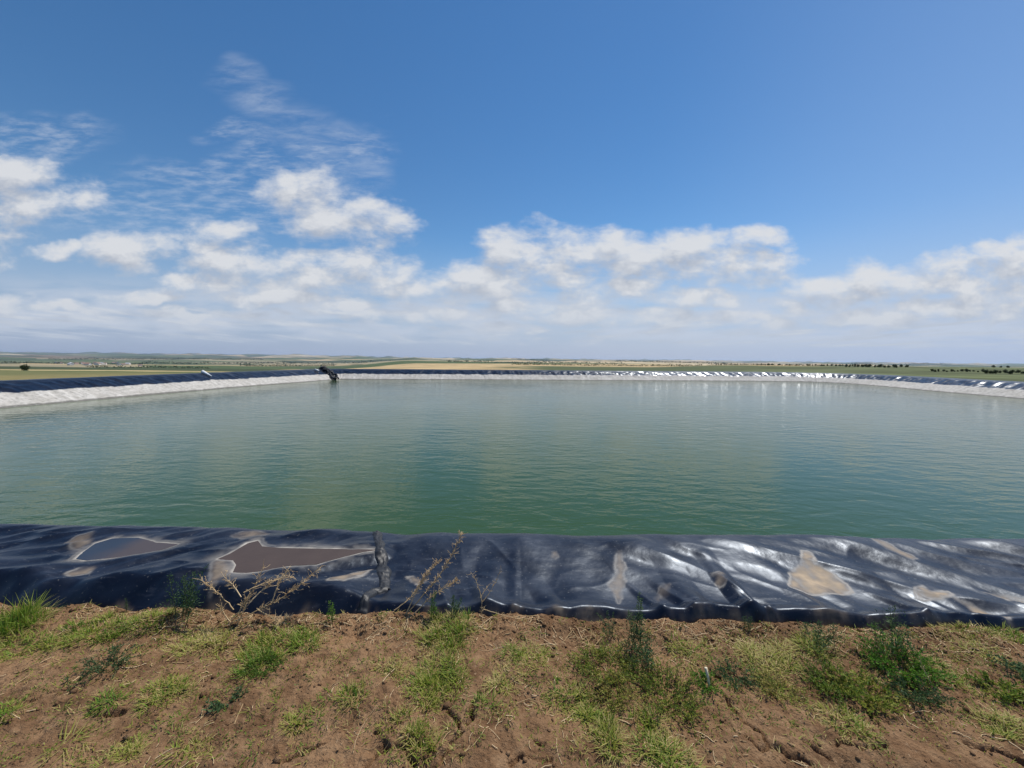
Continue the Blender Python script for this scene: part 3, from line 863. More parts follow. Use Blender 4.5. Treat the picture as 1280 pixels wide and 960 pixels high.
xs = np.concatenate([np.arange(-5.9, -3.9, 0.03), np.arange(-3.9, 3.9, 0.0065), np.arange(3.9, 5.9, 0.03)])
ys = np.concatenate([np.arange(-2.6, 0.9, 0.05), np.arange(0.9, 1.25, 0.02), np.arange(1.25, 2.80, 0.0065)])
SX, SY = np.meshgrid(xs, ys, indexing='ij')
SZ = soil_z(SX, SY)
soil_me = mesh_np('soil', np.stack([SX, SY, SZ], -1).reshape(-1, 3), grid_faces(len(xs), len(ys)), True)
m_soil, t, out = material('dry_soil')
pos = t.n('ShaderNodeNewGeometry').outputs['Position']
n1 = t.noise(pos, 1.7, 5, 0.6); n2 = t.noise(pos, 11, 5, 0.65); n3 = t.noise(pos, 90, 3, 0.6)
c = t.mix(t.ss(n1, 0.3, 0.7), (0.098, 0.050, 0.024), (0.260, 0.148, 0.076))
c = t.mix(t.ss(n2, 0.35, 0.75, 0.0, 0.75), c, (0.34, 0.212, 0.116))
c = t.mix(t.ss(n2, 0.42, 0.22, 0.0, 0.6), c, (0.052, 0.028, 0.016))
c = t.mix(t.ss(t.noise(pos, 34, 4, 0.7), 0.44, 0.24, 0.0, 0.7), c, (0.042, 0.024, 0.014))
c = t.mix(t.ss(n3, 0.60, 0.75, 0.0, 0.6), c, (0.45, 0.32, 0.20))
c = t.mix(t.ss(n3, 0.40, 0.27, 0.0, 0.5), c, (0.036, 0.021, 0.013))
bh = t.math('ADD', t.noise(pos, 55, 5, 0.7), t.math('MULTIPLY', t.noise(pos, 17, 4, 0.6), 1.6))
p = t.n('ShaderNodeBsdfPrincipled', Base_Color=c, Roughness=0.95, Normal=t.bump(bh, 0.016, 1.0))
p.inputs['Specular IOR Level'].default_value = 0.12
t.links.new(p.outputs[0], out.inputs[0])
tag(put('soil_ground', soil_me, m_soil), kind='structure')

# ------------------------------------------------------------------ plants
def leaf_mat(name, cols, trans=0.35):
    m, t, out = material(name)
    a = t.attr('tint').outputs['Fac']
    r = t.nodes.new('ShaderNodeValToRGB'); e = r.color_ramp.elements
    while len(e) < len(cols): e.new(0.5)
    for i, cc in enumerate(cols): e[i].position = i / (len(cols) - 1); e[i].color = (*cc, 1)
    t.links.new(a, r.inputs[0])
    d = t.n('ShaderNodeBsdfPrincipled', Base_Color=r.outputs[0], Roughness=0.6); d.inputs['Specular IOR Level'].default_value = 0.25
    tr = t.n('ShaderNodeBsdfTranslucent', Color=r.outputs[0])
    mx = t.n('ShaderNodeMixShader', i0=trans, i1=d.outputs[0], i2=tr.outputs[0])
    t.links.new(mx.outputs[0], out.inputs[0])
    return m


m_grass = leaf_mat('grass_blades', [(0.055, 0.125, 0.012), (0.145, 0.24, 0.024), (0.29, 0.31, 0.045), (0.48, 0.38, 0.16)])
m_mat = leaf_mat('small_leaves', [(0.065, 0.130, 0.018), (0.155, 0.235, 0.032), (0.29, 0.31, 0.05), (0.42, 0.32, 0.11)])
m_blue = leaf_mat('grey_green_leaves', [(0.035, 0.080, 0.030), (0.075, 0.135, 0.052), (0.125, 0.185, 0.075)])
m_bright = leaf_mat('bright_leaves', [(0.06, 0.150, 0.016), (0.115, 0.26, 0.026), (0.19, 0.33, 0.04)])
m_dry = leaf_mat('dry_stems', [(0.38, 0.245, 0.115), (0.60, 0.425, 0.22), (0.78, 0.60, 0.36)], 0.15)
m_stem = leaf_mat('green_stems', [(0.07, 0.085, 0.03), (0.13, 0.13, 0.05)], 0.15)


def gz_at(x, y): return float(soil_z(np.array([x]), np.array([y]))[0])


def blades(sp, r, x0, y0, n, rx, ry, L, w, lean=0.6, tint=(0.2, 0.6), segs=3, bias=(0, 0)):
    """n curved grass blades about x0, y0"""
    a = r.uniform(0, 2 * math.pi, n); rad = np.sqrt(r.uniform(0, 1, n))
    bx_ = x0 + np.cos(a) * rad * rx; by_ = y0 + np.sin(a) * rad * ry
    bz_ = soil_z(bx_, by_) - 0.004
    ln = L * r.uniform(0.45, 1.15, n) * (1.1 - 0.5 * rad)
    da = a + r.normal(0, 0.9, n)
    le = np.clip(r.normal(lean, 0.3, n), 0.05, 1.5)
    hx = np.cos(da) * np.sin(le) + bias[0]; hy = np.sin(da) * np.sin(le) + bias[1]; hz = np.cos(le)
    tn = r.uniform(tint[0], tint[1], n)
    px_, py_ = -np.sin(da), np.cos(da)
    prev = None
    for k in range(segs + 1):
        f = k / segs
        dr = f + 0.35 * f * f
        X = bx_ + hx * ln * dr; Y = by_ + hy * ln * dr; Z = bz_ + hz * ln * (f - 0.32 * f * f * np.minimum(le, 1.2))
        ww = w * (1 - f ** 1.6) * 0.5 + 0.0002
        Lp = np.stack([X - px_ * ww, Y - py_ * ww, Z], -1); Rp = np.stack([X + px_ * ww, Y + py_ * ww, Z], -1)
        if prev is not None:
            sp.quads(np.stack([prev[0], prev[1], Rp, Lp], 1), np.clip(tn + 0.12 * (f - 0.5), 0, 1))
        prev = (Lp, Rp)


def leaflets(sp, r, C, dirs, ln, wd, tint):
    """narrow diamond leaves starting at C (m,3) along dirs"""
    m = len(C)
    side = np.cross(dirs, r.normal(0, 1, (m, 3))); side /= np.linalg.norm(side, axis=1, keepdims=True) + 1e-9
    ln = np.broadcast_to(ln, (m,))[:, None]; wd = np.broadcast_to(wd, (m,))[:, None]
    midp = C + dirs * ln * 0.5
    up = np.cross(side, dirs) * ln * 0.08
    sp.quads(np.stack([C, midp + side * wd * 0.5 + up, C + dirs * ln, midp - side * wd * 0.5 + up], 1), tint)


def finish(name, x, y, soups, label, cat, group=None):
    """soups: list of (part name, Soup, material)"""
    z = gz_at(x, y)
    if len(soups) == 1:
        o = put(name, soups[0][1].mesh(name, False, (x, y, z)), soups[0][2]); o.location = (x, y, z)
    else:
        o = empty(name, (x, y, z))
        for pn, sp, m in soups:
            put(pn, sp.mesh(pn, False, (x, y, z)), m, o)
    return tag(o, label, cat, group)


def grass_tuft(px, py, wpx, hpx, label, n=160, tint=(0.15, 0.6), lean=0.6, L=None, dry=0.25, seed=0):
    r = np.random.default_rng(1000 + int(px) * 7 + int(py)); x, y = at(px, py)
    sc = y / F; rx = wpx / 2 * sc; ry = hpx / 2 * sc * 1.7
    sp = Soup()
    n = int(n * 2.6)
    nc = max(1, int(n / 26))                      # sub-clumps so that the outline breaks up
    for _ in range(nc):
        a = r.uniform(0, 2 * math.pi); q = math.sqrt(r.uniform(0, 1))
        cx_, cy_ = x + math.cos(a) * q * rx, y + math.sin(a) * q * ry
        k = r.uniform(0.4, 1.3); sh = r.uniform(-0.2, 0.25)
        blades(sp, r, cx_, cy_, int(26 * k), 0.035 * k, 0.035 * k, (L or 0.075) * r.uniform(0.5, 1.1), 0.0044, lean, (np.clip(tint[0] + sh, 0, 1), np.clip(tint[1] + sh, 0, 1)))
    blades(sp, r, x, y, int(n * (dry + 0.15)), rx * 1.15, ry * 1.15, (L or 0.075) * 0.9, 0.0026, lean + 0.4, (0.75, 1.0))
    return finish('grass_tuft', x, y, [('grass', sp, m_grass)], label, 'grass tuft', 'grass tufts on the bare soil')


def leafy_mat(px, py, wpx, hpx, label, n=60, tint=(0.25, 0.7), high=0.05, mat=None, leaf=0.012, name='leafy_weed', cat='weed', dense=1.0):
    r = np.random.default_rng(2000 + int(px) * 5 + int(py)); x, y = at(px, py)
    sc = y / F; rx = wpx / 2 * sc; ry = hpx / 2 * sc * 1.7
    st, lf = Soup(), Soup()
    for _ in range(int(n * 2.0)):
        a = r.uniform(0, 2 * math.pi); q = math.sqrt(r.uniform(0, 1)) * 0.75
        sx_, sy_ = x + math.cos(a) * q * rx, y + math.sin(a) * q * ry
        da = a + r.normal(0, 0.9); l = r.uniform(0.04, 0.11) * (0.6 + high * 8)
        h = high * r.uniform(0.4, 1.3)
        f = np.linspace(0, 1, 5)
        X = sx_ + np.cos(da) * l * f; Y = sy_ + np.sin(da) * l * f
        Z = soil_z(X, Y) + h * np.sin(f * 2.0) * 0.9 - 0.003
        pts = np.stack([X, Y, Z], -1)
        st.tube(pts, np.linspace(0.0011, 0.0005, 5), r.uniform(0, 1), 3, cap=False)
        m = int(16 * dense)
        k = r.uniform(0.1, 1, m); C = np.stack([np.interp(k, f, pts[:, i]) for i in range(3)], -1)
        d = r.normal(0, 1, (m, 3)); d[:, 2] = np.abs(d[:, 2]) * 0.8 + 0.25; d[:, 0] += math.cos(da) * .6; d[:, 1] += math.sin(da) * .6
        d /= np.linalg.norm(d, axis=1, keepdims=True)
        lft = r.uniform(tint[0], tint[1]) + r.normal(0, 0.08, m)
        leaflets(lf, r, C, d, leaf * r.uniform(0.6, 1.3, m), leaf * 0.42, np.clip(lft, 0, 1))
    return finish(name, x, y, [('leaves', lf, mat or m_mat), ('stem', st, m_stem)], label, cat, 'low weeds on the bare soil')


def feathery(px, py, hpx, label, stems=6, spread=0.5, tint=(0.1, 0.9), mat=None, wid=0.05, leaf=0.02, group='feathery weeds by the liner'):
    r = np.random.default_rng(3000 + int(px) * 3 + int(py)); x, y = at(px, py)
    sc = (y + 0.05) / F; H = hpx * sc * 1.05
    st, lf = Soup(), Soup()
    for i in range(stems):
        a = r.uniform(0, 2 * math.pi); sx_, sy_ = x + r.normal(0, wid * .4), y + r.normal(0, wid * .4)
        h = H * (1.0 if i == 0 else r.uniform(0.45, 0.95)); le = spread * r.uniform(0.1, 1.0) * (0.25 if i == 0 else 1)
        f = np.linspace(0, 1, 9)
        X = sx_ + math.cos(a) * h * le * f ** 1.3; Y = sy_ + math.sin(a) * h * le * f ** 1.3; Z = gz_at(sx_, sy_) + h * f - 0.004
        pts = np.stack([X, Y, Z], -1)
        st.tube(pts, np.linspace(0.0022, 0.0006, 9), r.uniform(0, 1), 4)
        m = int(150 * (h / 0.3) ** 0.7)
        k = r.uniform(0.08, 1, m); C = np.stack([np.interp(k, f, pts[:, j]) for j in range(3)], -1)
        aa = r.uniform(0, 2 * math.pi, m); el = r.uniform(0.35, 1.15, m)
        d = np.stack([np.cos(aa) * np.cos(el), np.sin(aa) * np.cos(el), np.sin(el)], -1)
        # little side sprays
        C = C + d * (r.uniform(0, 1, m) * (1.05 - k) * wid * 1.1)[:, None]
        d2 = d + r.normal(0, 0.45, (m, 3)); d2 /= np.linalg.norm(d2, axis=1, keepdims=True)
        leaflets(lf, r, C, d2, leaf * r.uniform(0.5, 1.2, m) * (1.15 - 0.5 * k), leaf * 0.2, np.clip(r.uniform(*tint) + r.normal(0, 0.15, m), 0, 1))
    return finish('feathery_weed', x, y, [('leaves', lf, mat or m_blue), ('stem', st, m_stem)], label, 'weed', group)


def dry_weed(px, py, stems, label, twig=0.05, rad=0.003, dens=1.0):
    """stems: list of (start dx px, start dy px, end dx px, end dy px, back metres)"""
    r = np.random.default_rng(4000 + int(px)); x, y = at(px, py); sc = y / F; z0 = gz_at(x, y)
    st, tw = Soup(), Soup()
    for (ax, ay, bx_, by_, back) in stems:
        p0 = np.array([x + ax * sc, y, z0 - ay * sc * 1.06]); p1 = np.array([x + bx_ * sc, y + back, z0 - by_ * sc * 1.06])
        L = np.linalg.norm(p1 - p0); f = np.linspace(0, 1, 12)
        side = np.cross((p1 - p0) / L, [0, 1, 0])
        pts = p0 + (p1 - p0) * f[:, None] + side * (np.sin(f * math.pi)[:, None] * L * r.uniform(-0.09, 0.09)) + r.normal(0, L * 0.006, (12, 3))
        st.tube(pts, np.linspace(rad, rad * 0.4, 12), r.uniform(0.3, 0.9), 5)
        m = int(L / 0.011 * dens)
        for k in np.sort(r.uniform(0.3, 1.0, m)):
            c = np.array([np.interp(k, f, pts[:, i]) for i in range(3)])
            d = (p1 - p0) / L * r.uniform(0.4, 1.0) + r.normal(0, 0.5, 3); d /= np.linalg.norm(d)
            l = twig * r.uniform(0.25, 1.0) * (0.5 + 0.7 * (1 - abs(k - 0.75)))
            mid_ = c + d * l * 0.5 + r.normal(0, l * 0.06, 3)
            tw.tube(np.array([c, mid_, c + d * l]), [rad * 0.38, rad * 0.30, rad * 0.15], r.uniform(0.2, 1), 4)
            for _ in range(2):
                kk = r.uniform(0.3, 1); cc = c + d * l * kk; d3 = d + r.normal(0, 0.6, 3); d3 /= np.linalg.norm(d3)
                leaflets(tw, r, cc[None], d3[None], 0.014 * r.uniform(0.5, 1.2), 0.0032, r.uniform(0.3, 1))
    return finish('dry_weed', x, y, [('stem', st, m_dry), ('dry_foliage', tw, m_dry)], label, 'dry weed', None)


# grass tufts, by their place on the soil
grass_tuft(12, 786, 70, 34, 'tall green grass tuft where the soil meets the liner at the left edge', 330, (0.05, 0.5), 0.5, 0.17, 0.1)
grass_tuft(25, 812, 90, 30, 'yellowish grass tuft spread below the tall grass at the left edge', 330, (0.25, 0.7), 0.8, 0.07, 0.25)
grass_tuft(122, 790, 88, 34, 'wide green grass tuft left of the dark feathery weed', 420, (0.1, 0.6), 0.7, 0.085, 0.2)
grass_tuft(186, 782, 55, 22, 'olive grass tuft touching the dark feathery weed', 200, (0.2, 0.7), 0.7, 0.07, 0.3)
grass_tuft(210, 870, 52, 26, 'olive grass tuft alone on bare soil below the grey bush', 200, (0.25, 0.8), 0.75, 0.06, 0.4)
grass_tuft(134, 885, 30, 10, 'tiny flattened dark green grass tuft left of the lone olive tuft', 60, (0.0, 0.4), 1.1, 0.07, 0.1)
grass_tuft(4, 898, 34, 22, 'short grass tuft cut by the left edge above the split blades', 110, (0.1, 0.6), 0.8, 0.06, 0.3)
grass_tuft(88, 938, 26, 14, 'splayed grass tuft of long pale fallen blades in the bottom left', 16, (0.3, 0.95), 1.25, 0.14, 0.3)
grass_tuft(150, 950, 60, 22, 'thin yellow grass tuft right of the splayed fallen blades', 140, (0.45, 0.9), 0.9, 0.05, 0.5)
grass_tuft(238, 948, 40, 20, 'sparse yellow grass tuft at the bottom between two bare patches', 70, (0.45, 0.9), 0.9, 0.05, 0.5)
grass_tuft(252, 800, 70, 28, 'straw coloured grass tuft in front of the branching dry weed', 230, (0.55, 1.0), 0.95, 0.07, 0.8)
grass_tuft(350, 806, 100, 34, 'broad bright grass tuft under the branching dry weed', 430, (0.12, 0.6), 0.7, 0.09, 0.25)
grass_tuft(322, 830, 34, 20, 'dark green grass tuft at the lower edge of the broad bright one', 150, (0.0, 0.3), 0.6, 0.08, 0.05)
grass_tuft(370, 906, 22, 14, 'small fading grass tuft below the broad bright one', 50, (0.35, 0.8), 0.8, 0.06, 0.5)
grass_tuft(437, 878, 26, 18, 'small upright grass tuft right of the fading one', 55, (0.2, 0.8), 0.4, 0.07, 0.5)
grass_tuft(497, 844, 60, 22, 'faint yellow grass tuft on bare soil below the seam', 100, (0.5, 0.95), 0.9, 0.05, 0.7)
grass_tuft(558, 792, 66, 44, 'lush grass tuft in front of the leaning dry stalks', 420, (0.15, 0.7), 0.6, 0.085, 0.3)
grass_tuft(546, 852, 62, 48, 'dense yellow-green grass tuft below the lush one', 430, (0.2, 0.7), 0.65, 0.08, 0.25)
grass_tuft(606, 891, 28, 12, 'little spiky blue-green grass tuft right of the dense one', 46, (0.0, 0.2), 0.7, 0.075, 0.0)
grass_tuft(632, 852, 36, 20, 'withered straw grass tuft above the spiky blue-green one', 90, (0.7, 1.0), 1.0, 0.07, 0.9)
grass_tuft(524, 935, 50, 24, 'pale green grass tuft low between two soil cracks', 150, (0.2, 0.8), 0.5, 0.065, 0.3)
grass_tuft(503, 905, 20, 14, 'sparse seedling grass tuft above the crack', 35, (0.2, 0.7), 0.4, 0.06, 0.3)
grass_tuft(660, 822, 56, 24, 'yellowish grass tuft half way between lush tuft and spiky weed', 190, (0.3, 0.8), 0.8, 0.06, 0.4)
grass_tuft(712, 878, 60, 30, 'olive grass tuft at the edge of the bare brown soil', 190, (0.3, 0.85), 0.85, 0.06, 0.5)
grass_tuft(741, 898, 34, 20, 'greener grass tuft just below the olive one', 120, (0.2, 0.7), 0.7, 0.06, 0.3)
grass_tuft(766, 932, 40, 36, 'green and yellow grass tuft at the bottom left of the crack', 160, (0.15, 0.8), 0.6, 0.07, 0.4)
grass_tuft(835, 948, 70, 26, 'dark wiry grass tuft at the bottom beside the big crack', 190, (0.0, 0.8), 0.9, 0.08, 0.4)
grass_tuft(815, 908, 30, 26, 'thin grass tuft under the leafy yellow-green weed', 90, (0.3, 0.8), 0.6, 0.07, 0.4)
grass_tuft(870, 812, 60, 26, 'short straw mixed grass tuft right of the tall spiky weed', 140, (0.3, 0.9), 0.9, 0.06, 0.7)
grass_tuft(962, 822, 76, 28, 'golden dry grass tuft between pale stake and bright weed', 240, (0.55, 1.0), 0.9, 0.085, 0.7)
grass_tuft(965, 858, 40, 22, 'dull olive grass tuft below the golden one', 110, (0.3, 0.8), 0.8, 0.06, 0.5)
grass_tuft(1060, 912, 50, 28, 'grey olive grass tuft over a dark hollow in the soil', 150, (0.25, 0.8), 0.8, 0.06, 0.5)
grass_tuft(1208, 792, 80, 22, 'yellowing grass tuft under the liner fold at the right', 240, (0.35, 0.9), 0.8, 0.06, 0.5)
grass_tuft(1228, 820, 54, 18, 'small straw grass tuft below the yellowing one', 110, (0.45, 0.95), 0.9, 0.06, 0.6)
grass_tuft(1276, 800, 40, 26, 'vivid green grass tuft against the right edge under the liner', 200, (0.05, 0.4), 0.6, 0.08, 0.05)
grass_tuft(1262, 918, 56, 28, 'yellow grass tuft low at the right edge', 170, (0.4, 0.9), 0.8, 0.07, 0.4)
grass_tuft(1160, 838, 60, 30, 'soft grass tuft right of the vivid green weed', 210, (0.1, 0.6), 0.7, 0.07, 0.3)
grass_tuft(1012, 812, 50, 24, 'mixed green and straw grass tuft left of the feathery pair', 160, (0.2, 0.8), 0.8, 0.07, 0.4)

leafy_mat(138, 836, 34, 20, 'small grey-green bushy weed alone left of centre soil', 26, (0.2, 0.9), 0.06, m_blue)
leafy_mat(285, 879, 22, 8, 'tiny flat rosette weed with grey leaves', 7, (0.3, 1.0), 0.02, m_blue, 0.018)
leafy_mat(90, 858, 16, 6, 'tiniest grey seedling weed on the left soil', 4, (0.2, 0.8), 0.015, m_blue, 0.012)
leafy_mat(330, 838, 44, 14, 'dark creeping weed along the shaded foot of the broad grass', 30, (0.0, 0.4), 0.03, m_mat)
leafy_mat(755, 835, 90, 44, 'yellow-green creeping weed left of the tall spiky weed', 90, (0.3, 0.85), 0.05)
leafy_mat(836, 868, 76, 52, 'large fresh leafy weed in the middle of the soil', 80, (0.3, 0.75), 0.06)
leafy_mat(770, 872, 40, 30, 'rusty thinning weed left of the fresh leafy one', 34, (0.6, 1.0), 0.05)
leafy_mat(884, 858, 24, 14, 'little bright weed at the foot of the pale stake', 22, (0.2, 0.5), 0.03, m_bright)
leafy_mat(918, 848, 34, 18, 'dusty grey-green weed right of the pale stake', 26, (0.3, 0.9), 0.03, m_blue)
leafy_mat(1040, 858, 54, 30, 'dark green weed below the left feathery one', 60, (0.05, 0.6), 0.05)
leafy_mat(1126, 838, 76, 40, 'vivid green leafy weed with a dark shadow at the right', 85, (0.15, 0.9), 0.07, m_bright, 0.014)
leafy_mat(1140, 870, 46, 24, 'dark lower weed under the vivid green one', 46, (0.1, 0.8), 0.05, m_blue)
leafy_mat(1085, 872, 70, 34, 'yellow-green broad leaved weed left of the vivid one', 40, (0.4, 0.8), 0.05, m_mat, 0.018)
leafy_mat(1252, 868, 34, 20, 'sparse weed with few leaves near the right edge', 18, (0.2, 0.7), 0.03, m_mat, 0.018)
leafy_mat(1276, 850, 20, 12, 'blue-green weed touching the right edge', 16, (0.3, 1.0), 0.04, m_blue, 0.018)
leafy_mat(978, 868, 40, 20, 'red-brown withering weed under the golden grass', 24, (0.75, 1.0), 0.04)

feathery(236, 772, 58, 'dark feathery weed standing against the liner left of the dry weed', 9, 0.55, (0.0, 0.6), m_blue, 0.09, 0.022)
feathery(415, 778, 26, 'single small green seedling against the liner left of the seam', 3, 0.3, (0.2, 0.8), m_bright, 0.03, 0.016)
feathery(797, 808, 74, 'tallest spiky weed, grey-green, in front of the shiny fold', 6, 0.30, (0.1, 0.9), m_blue, 0.06, 0.020)
feathery(806, 832, 36, 'dense bushy green weed at the foot of the tallest spike', 9, 0.9, (0.0, 0.8), m_blue, 0.11, 0.024)
feathery(764, 792, 34, 'slanting thin weed left of the tallest spike', 4, 0.8, (0.2, 0.9), m_blue, 0.03, 0.016)
feathery(545, 774, 36, 'green sprig among the leaning dry stalks', 4, 0.4, (0.3, 1.0), m_bright, 0.03, 0.016)
feathery(570, 776, 30, 'dark sprig right of the leaning dry stalks', 6, 0.5, (0.0, 0.6), m_blue, 0.05, 0.016)
feathery(1030, 812, 36, 'left one of the feathery pair under the right folds', 7, 0.8, (0.2, 1.0), m_blue, 0.10, 0.022)
feathery(1112, 818, 42, 'feathery weed rising behind the vivid green one', 6, 0.9, (0.1, 0.8), m_blue, 0.12, 0.024)
feathery(1103, 784, 24, 'dark sprig cluster against the shaded fold at the right', 8, 0.9, (0.0, 0.5), m_blue, 0.10, 0.018)
feathery(932, 784, 18, 'short sprig under the peaked fold of the liner', 4, 0.6, (0.0, 0.5), m_blue, 0.04, 0.014)
feathery(160, 760, 18, 'lone thin sprig on the soil bank at the left', 2, 0.2, (0.2, 0.8), m_blue, 0.02, 0.012)

dry_weed(283, 778, [(0, 0, 36, -62, 0.1), (0, 0, 112, -62, 0.12), (20, -36, -14, -52, 0.08), (10, -20, -40, -52, 0.05), (32, -30, 62, -50, 0.12), (40, -22, 84, -3, -0.02), (24, -42, 70, -46, 0.14),
                   (5, -4, -6, -26, 0.0), (60, -30, 70, -62, 0.1), (12, 2, 20, -30, 0.05)],
         'branching straw coloured dry weed in front of the big mud puddle', 0.055, 0.0034, 1.5)
dry_weed(506, 772, [(0, 0, 70, -92, 0.12), (8, 2, 66, -38, 0.05), (-14, -6, 24, -44, 0.08), (2, -2, 40, -60, 0.1)], 'cluster of long leaning dry stalks right of the seam', 0.042, 0.0036, 2.2)
dry_weed(604, 780, [(0, 0, -2, -30, 0.0), (-2, -26, -18, -60, 0.06), (-2, -28, 22, -62, 0.08), (0, -20, 60, -4, 0.03), (-4, -34, 8, -46, 0.05)], 'thin forked dry weed beside a white glint on the liner', 0.03, 0.0022, 0.7)
dry_weed(1172, 872, [(0, 0, 26, 26, -0.12), (-2, -4, 18, 24, -0.1), (4, 0, -14, -44, 0.05)], 'bent dry stalk lying below the vivid green weed', 0.02, 0.0022, 0.3)

# pale cut stake
x, y = at(888, 862); z = gz_at(x, y)
sp = Soup(); sc = y / F
sp.tube([(x, y, z - 0.02), (x - 0.010, y + .01, z + 0.05), (x - 4.5 * sc, y + 0.02, z + 24 * sc)], [0.0055, 0.0062, 0.0075], 0.9, 8)
me = sp.mesh('wooden_stake', True, (x, y, z))
m_stake = simple('pale_wood', (0.62, 0.55, 0.38), 0.7, 0.2, 0.15, 60)
o = put('wooden_stake', me, m_stake); o.location = (x, y, z)
tag(o, 'short pale cut stem sticking up out of the soil', 'stake')

# hollow burrow stump by the dry weed
x, y = at(352, 777); z = gz_at(x, y); r = np.random.default_rng(5)
sp = Soup()
blades(sp, r, x, y, 120, 0.055, 0.03, 0.055, 0.004, 0.4, (0.6, 1.0))
o = put('straw_clump', sp.mesh('straw_clump', False, (x, y, z)), m_dry); o.location = (x, y, z)
tag(o, 'rounded clump of dead straw at the foot of the liner', 'straw clump')

# sprouts too many to count, thickest round the bigger plants
r = np.random.default_rng(21)
spots = [(o.location.x, o.location.y) for o in bpy.data.objects if o.parent is None and o.get('category') in ('grass tuft', 'weed')]
sg, sf = Soup(), Soup()
for (qx, qy) in spots:
    for _ in range(30):
        ax, ay = qx + r.normal(0, 0.19), qy + r.normal(0, 0.13)
        if ay > float(soil_edge(ax)) - 0.01 or ay < 1.15: continue
        if r.uniform() < 0.6:
            t0 = r.uniform(0.1, 0.95)
            blades(sg, r, ax, ay, int(r.integers(5, 22)), 0.03, 0.03, r.uniform(0.018, 0.05), 0.0034, 0.9, (t0 - .1, min(1, t0 + .2)), 2)
        else:
            m = int(r.integers(8, 26)); C = np.stack([ax + r.normal(0, .022, m), ay + r.normal(0, .022, m), np.zeros(m)], -1)
            C[:, 2] = soil_z(C[:, 0], C[:, 1]) + r.uniform(0, 0.014, m)
            d = r.normal(0, 1, (m, 3)); d[:, 2] = np.abs(d[:, 2]) * .6 + .2; d /= np.linalg.norm(d, axis=1, keepdims=True)
            leaflets(sf, r, C, d, 0.011 * r.uniform(.6, 1.4, m), 0.005, np.clip(r.uniform(.1, .9) + r.normal(0, .1, m), 0, 1))
tag(put('ground_cover', sg.mesh('ground_cover', False), m_grass), 'short sparse grass sprouting between the tufts', 'grass', kind='stuff')
tag(put('ground_cover', sf.mesh('ground_cover', False), m_mat), 'tiny leafy seedlings sprouting between the tufts', 'seedlings', kind='stuff')

# litter: straw, crumbs of soil (uncountable)
r = np.random.default_rng(11)
sp = Soup()
n = 4200
X = r.uniform(-3.6, 3.6, n); Y = np.where(r.uniform(0, 1, n) < 0.5, r.uniform(1.2, 2.5, n), soil_edge(X) - np.abs(r.normal(0.03, 0.16, n)))
k = fbm(X * 1.6, Y * 1.6, 130, 2) > -0.15
X, Y = X[k], Y[k]; n = len(X)
for i in range(n):
    a = r.uniform(0, math.pi); l = r.choice([0.02, 0.035, 0.06, 0.11], p=[.44, .3, .19, .07]) * r.uniform(.6, 1.3)
    f = np.linspace(-.5, .5, 4)
    bend = r.normal(0, .15) * l
    px_ = X[i] + np.cos(a) * l * f - np.sin(a) * bend * (f * 2) ** 2; py_ = Y[i] + np.sin(a) * l * f + np.cos(a) * bend * (f * 2) ** 2
    if (py_ > soil_edge(px_) + 0.01).any(): continue
    zz_ = soil_z(px_, py_); zz_ = np.linspace(zz_[0], zz_[-1], 4) * 0.5 + zz_ * 0.5 + r.uniform(0.001, 0.006)
    sp.tube(np.stack([px_, py_, zz_], -1), 0.0012 * r.uniform(.6, 1.7), r.uniform(0.1, 1.0), 4, cap=False)
tag(put('straw_litter', sp.mesh('straw_litter', False), m_dry), 'loose bits of straw scattered over the brown soil', 'straw', kind='stuff')

ICO = np.array([(0, 0, 1), (.89, 0, .45), (.28, .85, .45), (-.72, .53, .45), (-.72, -.53, .45), (.28, -.85, .45), (.72, .53, -.45), (-.28, .85, -.45), (-.89, 0, -.45), (-.28, -.85, -.45), (.72, -.53, -.45), (0, 0, -1)])
ICF = np.array([(0, 1, 2), (0, 2, 3), (0, 3, 4), (0, 4, 5), (0, 5, 1), (1, 6, 2), (2, 7, 3), (3, 8, 4), (4, 9, 5), (5, 10, 1), (2, 6, 7), (3, 7, 8), (4, 8, 9), (5, 9, 10), (1, 10, 6), (6, 11, 7), (7, 11, 8), (8, 11, 9), (9, 11, 10), (10, 11, 6)])
n = 9000
X = r.uniform(-3.6, 3.6, n); Y = np.where(r.uniform(0, 1, n) < 0.6, r.uniform(1.2, 2.5, n), soil_edge(X) - np.abs(r.normal(0.0, 0.14, n)))
rad = np.clip(r.lognormal(-5.75, 0.6, n), 0.0012, 0.022)
Z = soil_z(X, Y) + rad * 0.25
V = X[:, None, None] * np.array([1, 0, 0]) + Y[:, None, None] * np.array([0, 1, 0]) + Z[:, None, None] * np.array([0, 0, 1]) + ICO[None] * rad[:, None, None] * r.uniform(0.6, 1.3, (n, 12, 1)) * np.array([1, 1, .75])
Fi = (ICF[None] + (np.arange(n) * 12)[:, None, None]).reshape(-1, 3)
tag(put('soil_crumbs', mesh_np('soil_crumbs', V.reshape(-1, 3), Fi, False), m_soil), 'crumbs and clods of dry brown soil', 'soil crumbs', kind='stuff')

# ------------------------------------------------------------------ trees, bushes, houses, things far off
def land_at(x, y): return -float(land_drop(np.array([x]), np.array([y]))[0])


m_crown = leaf_mat('tree_leaves', [(0.018, 0.032, 0.010), (0.035, 0.058, 0.016), (0.060, 0.085, 0.024)], 0.2)
m_trunk = simple('bark', (0.10, 0.075, 0.05), 0.9, 0.1)


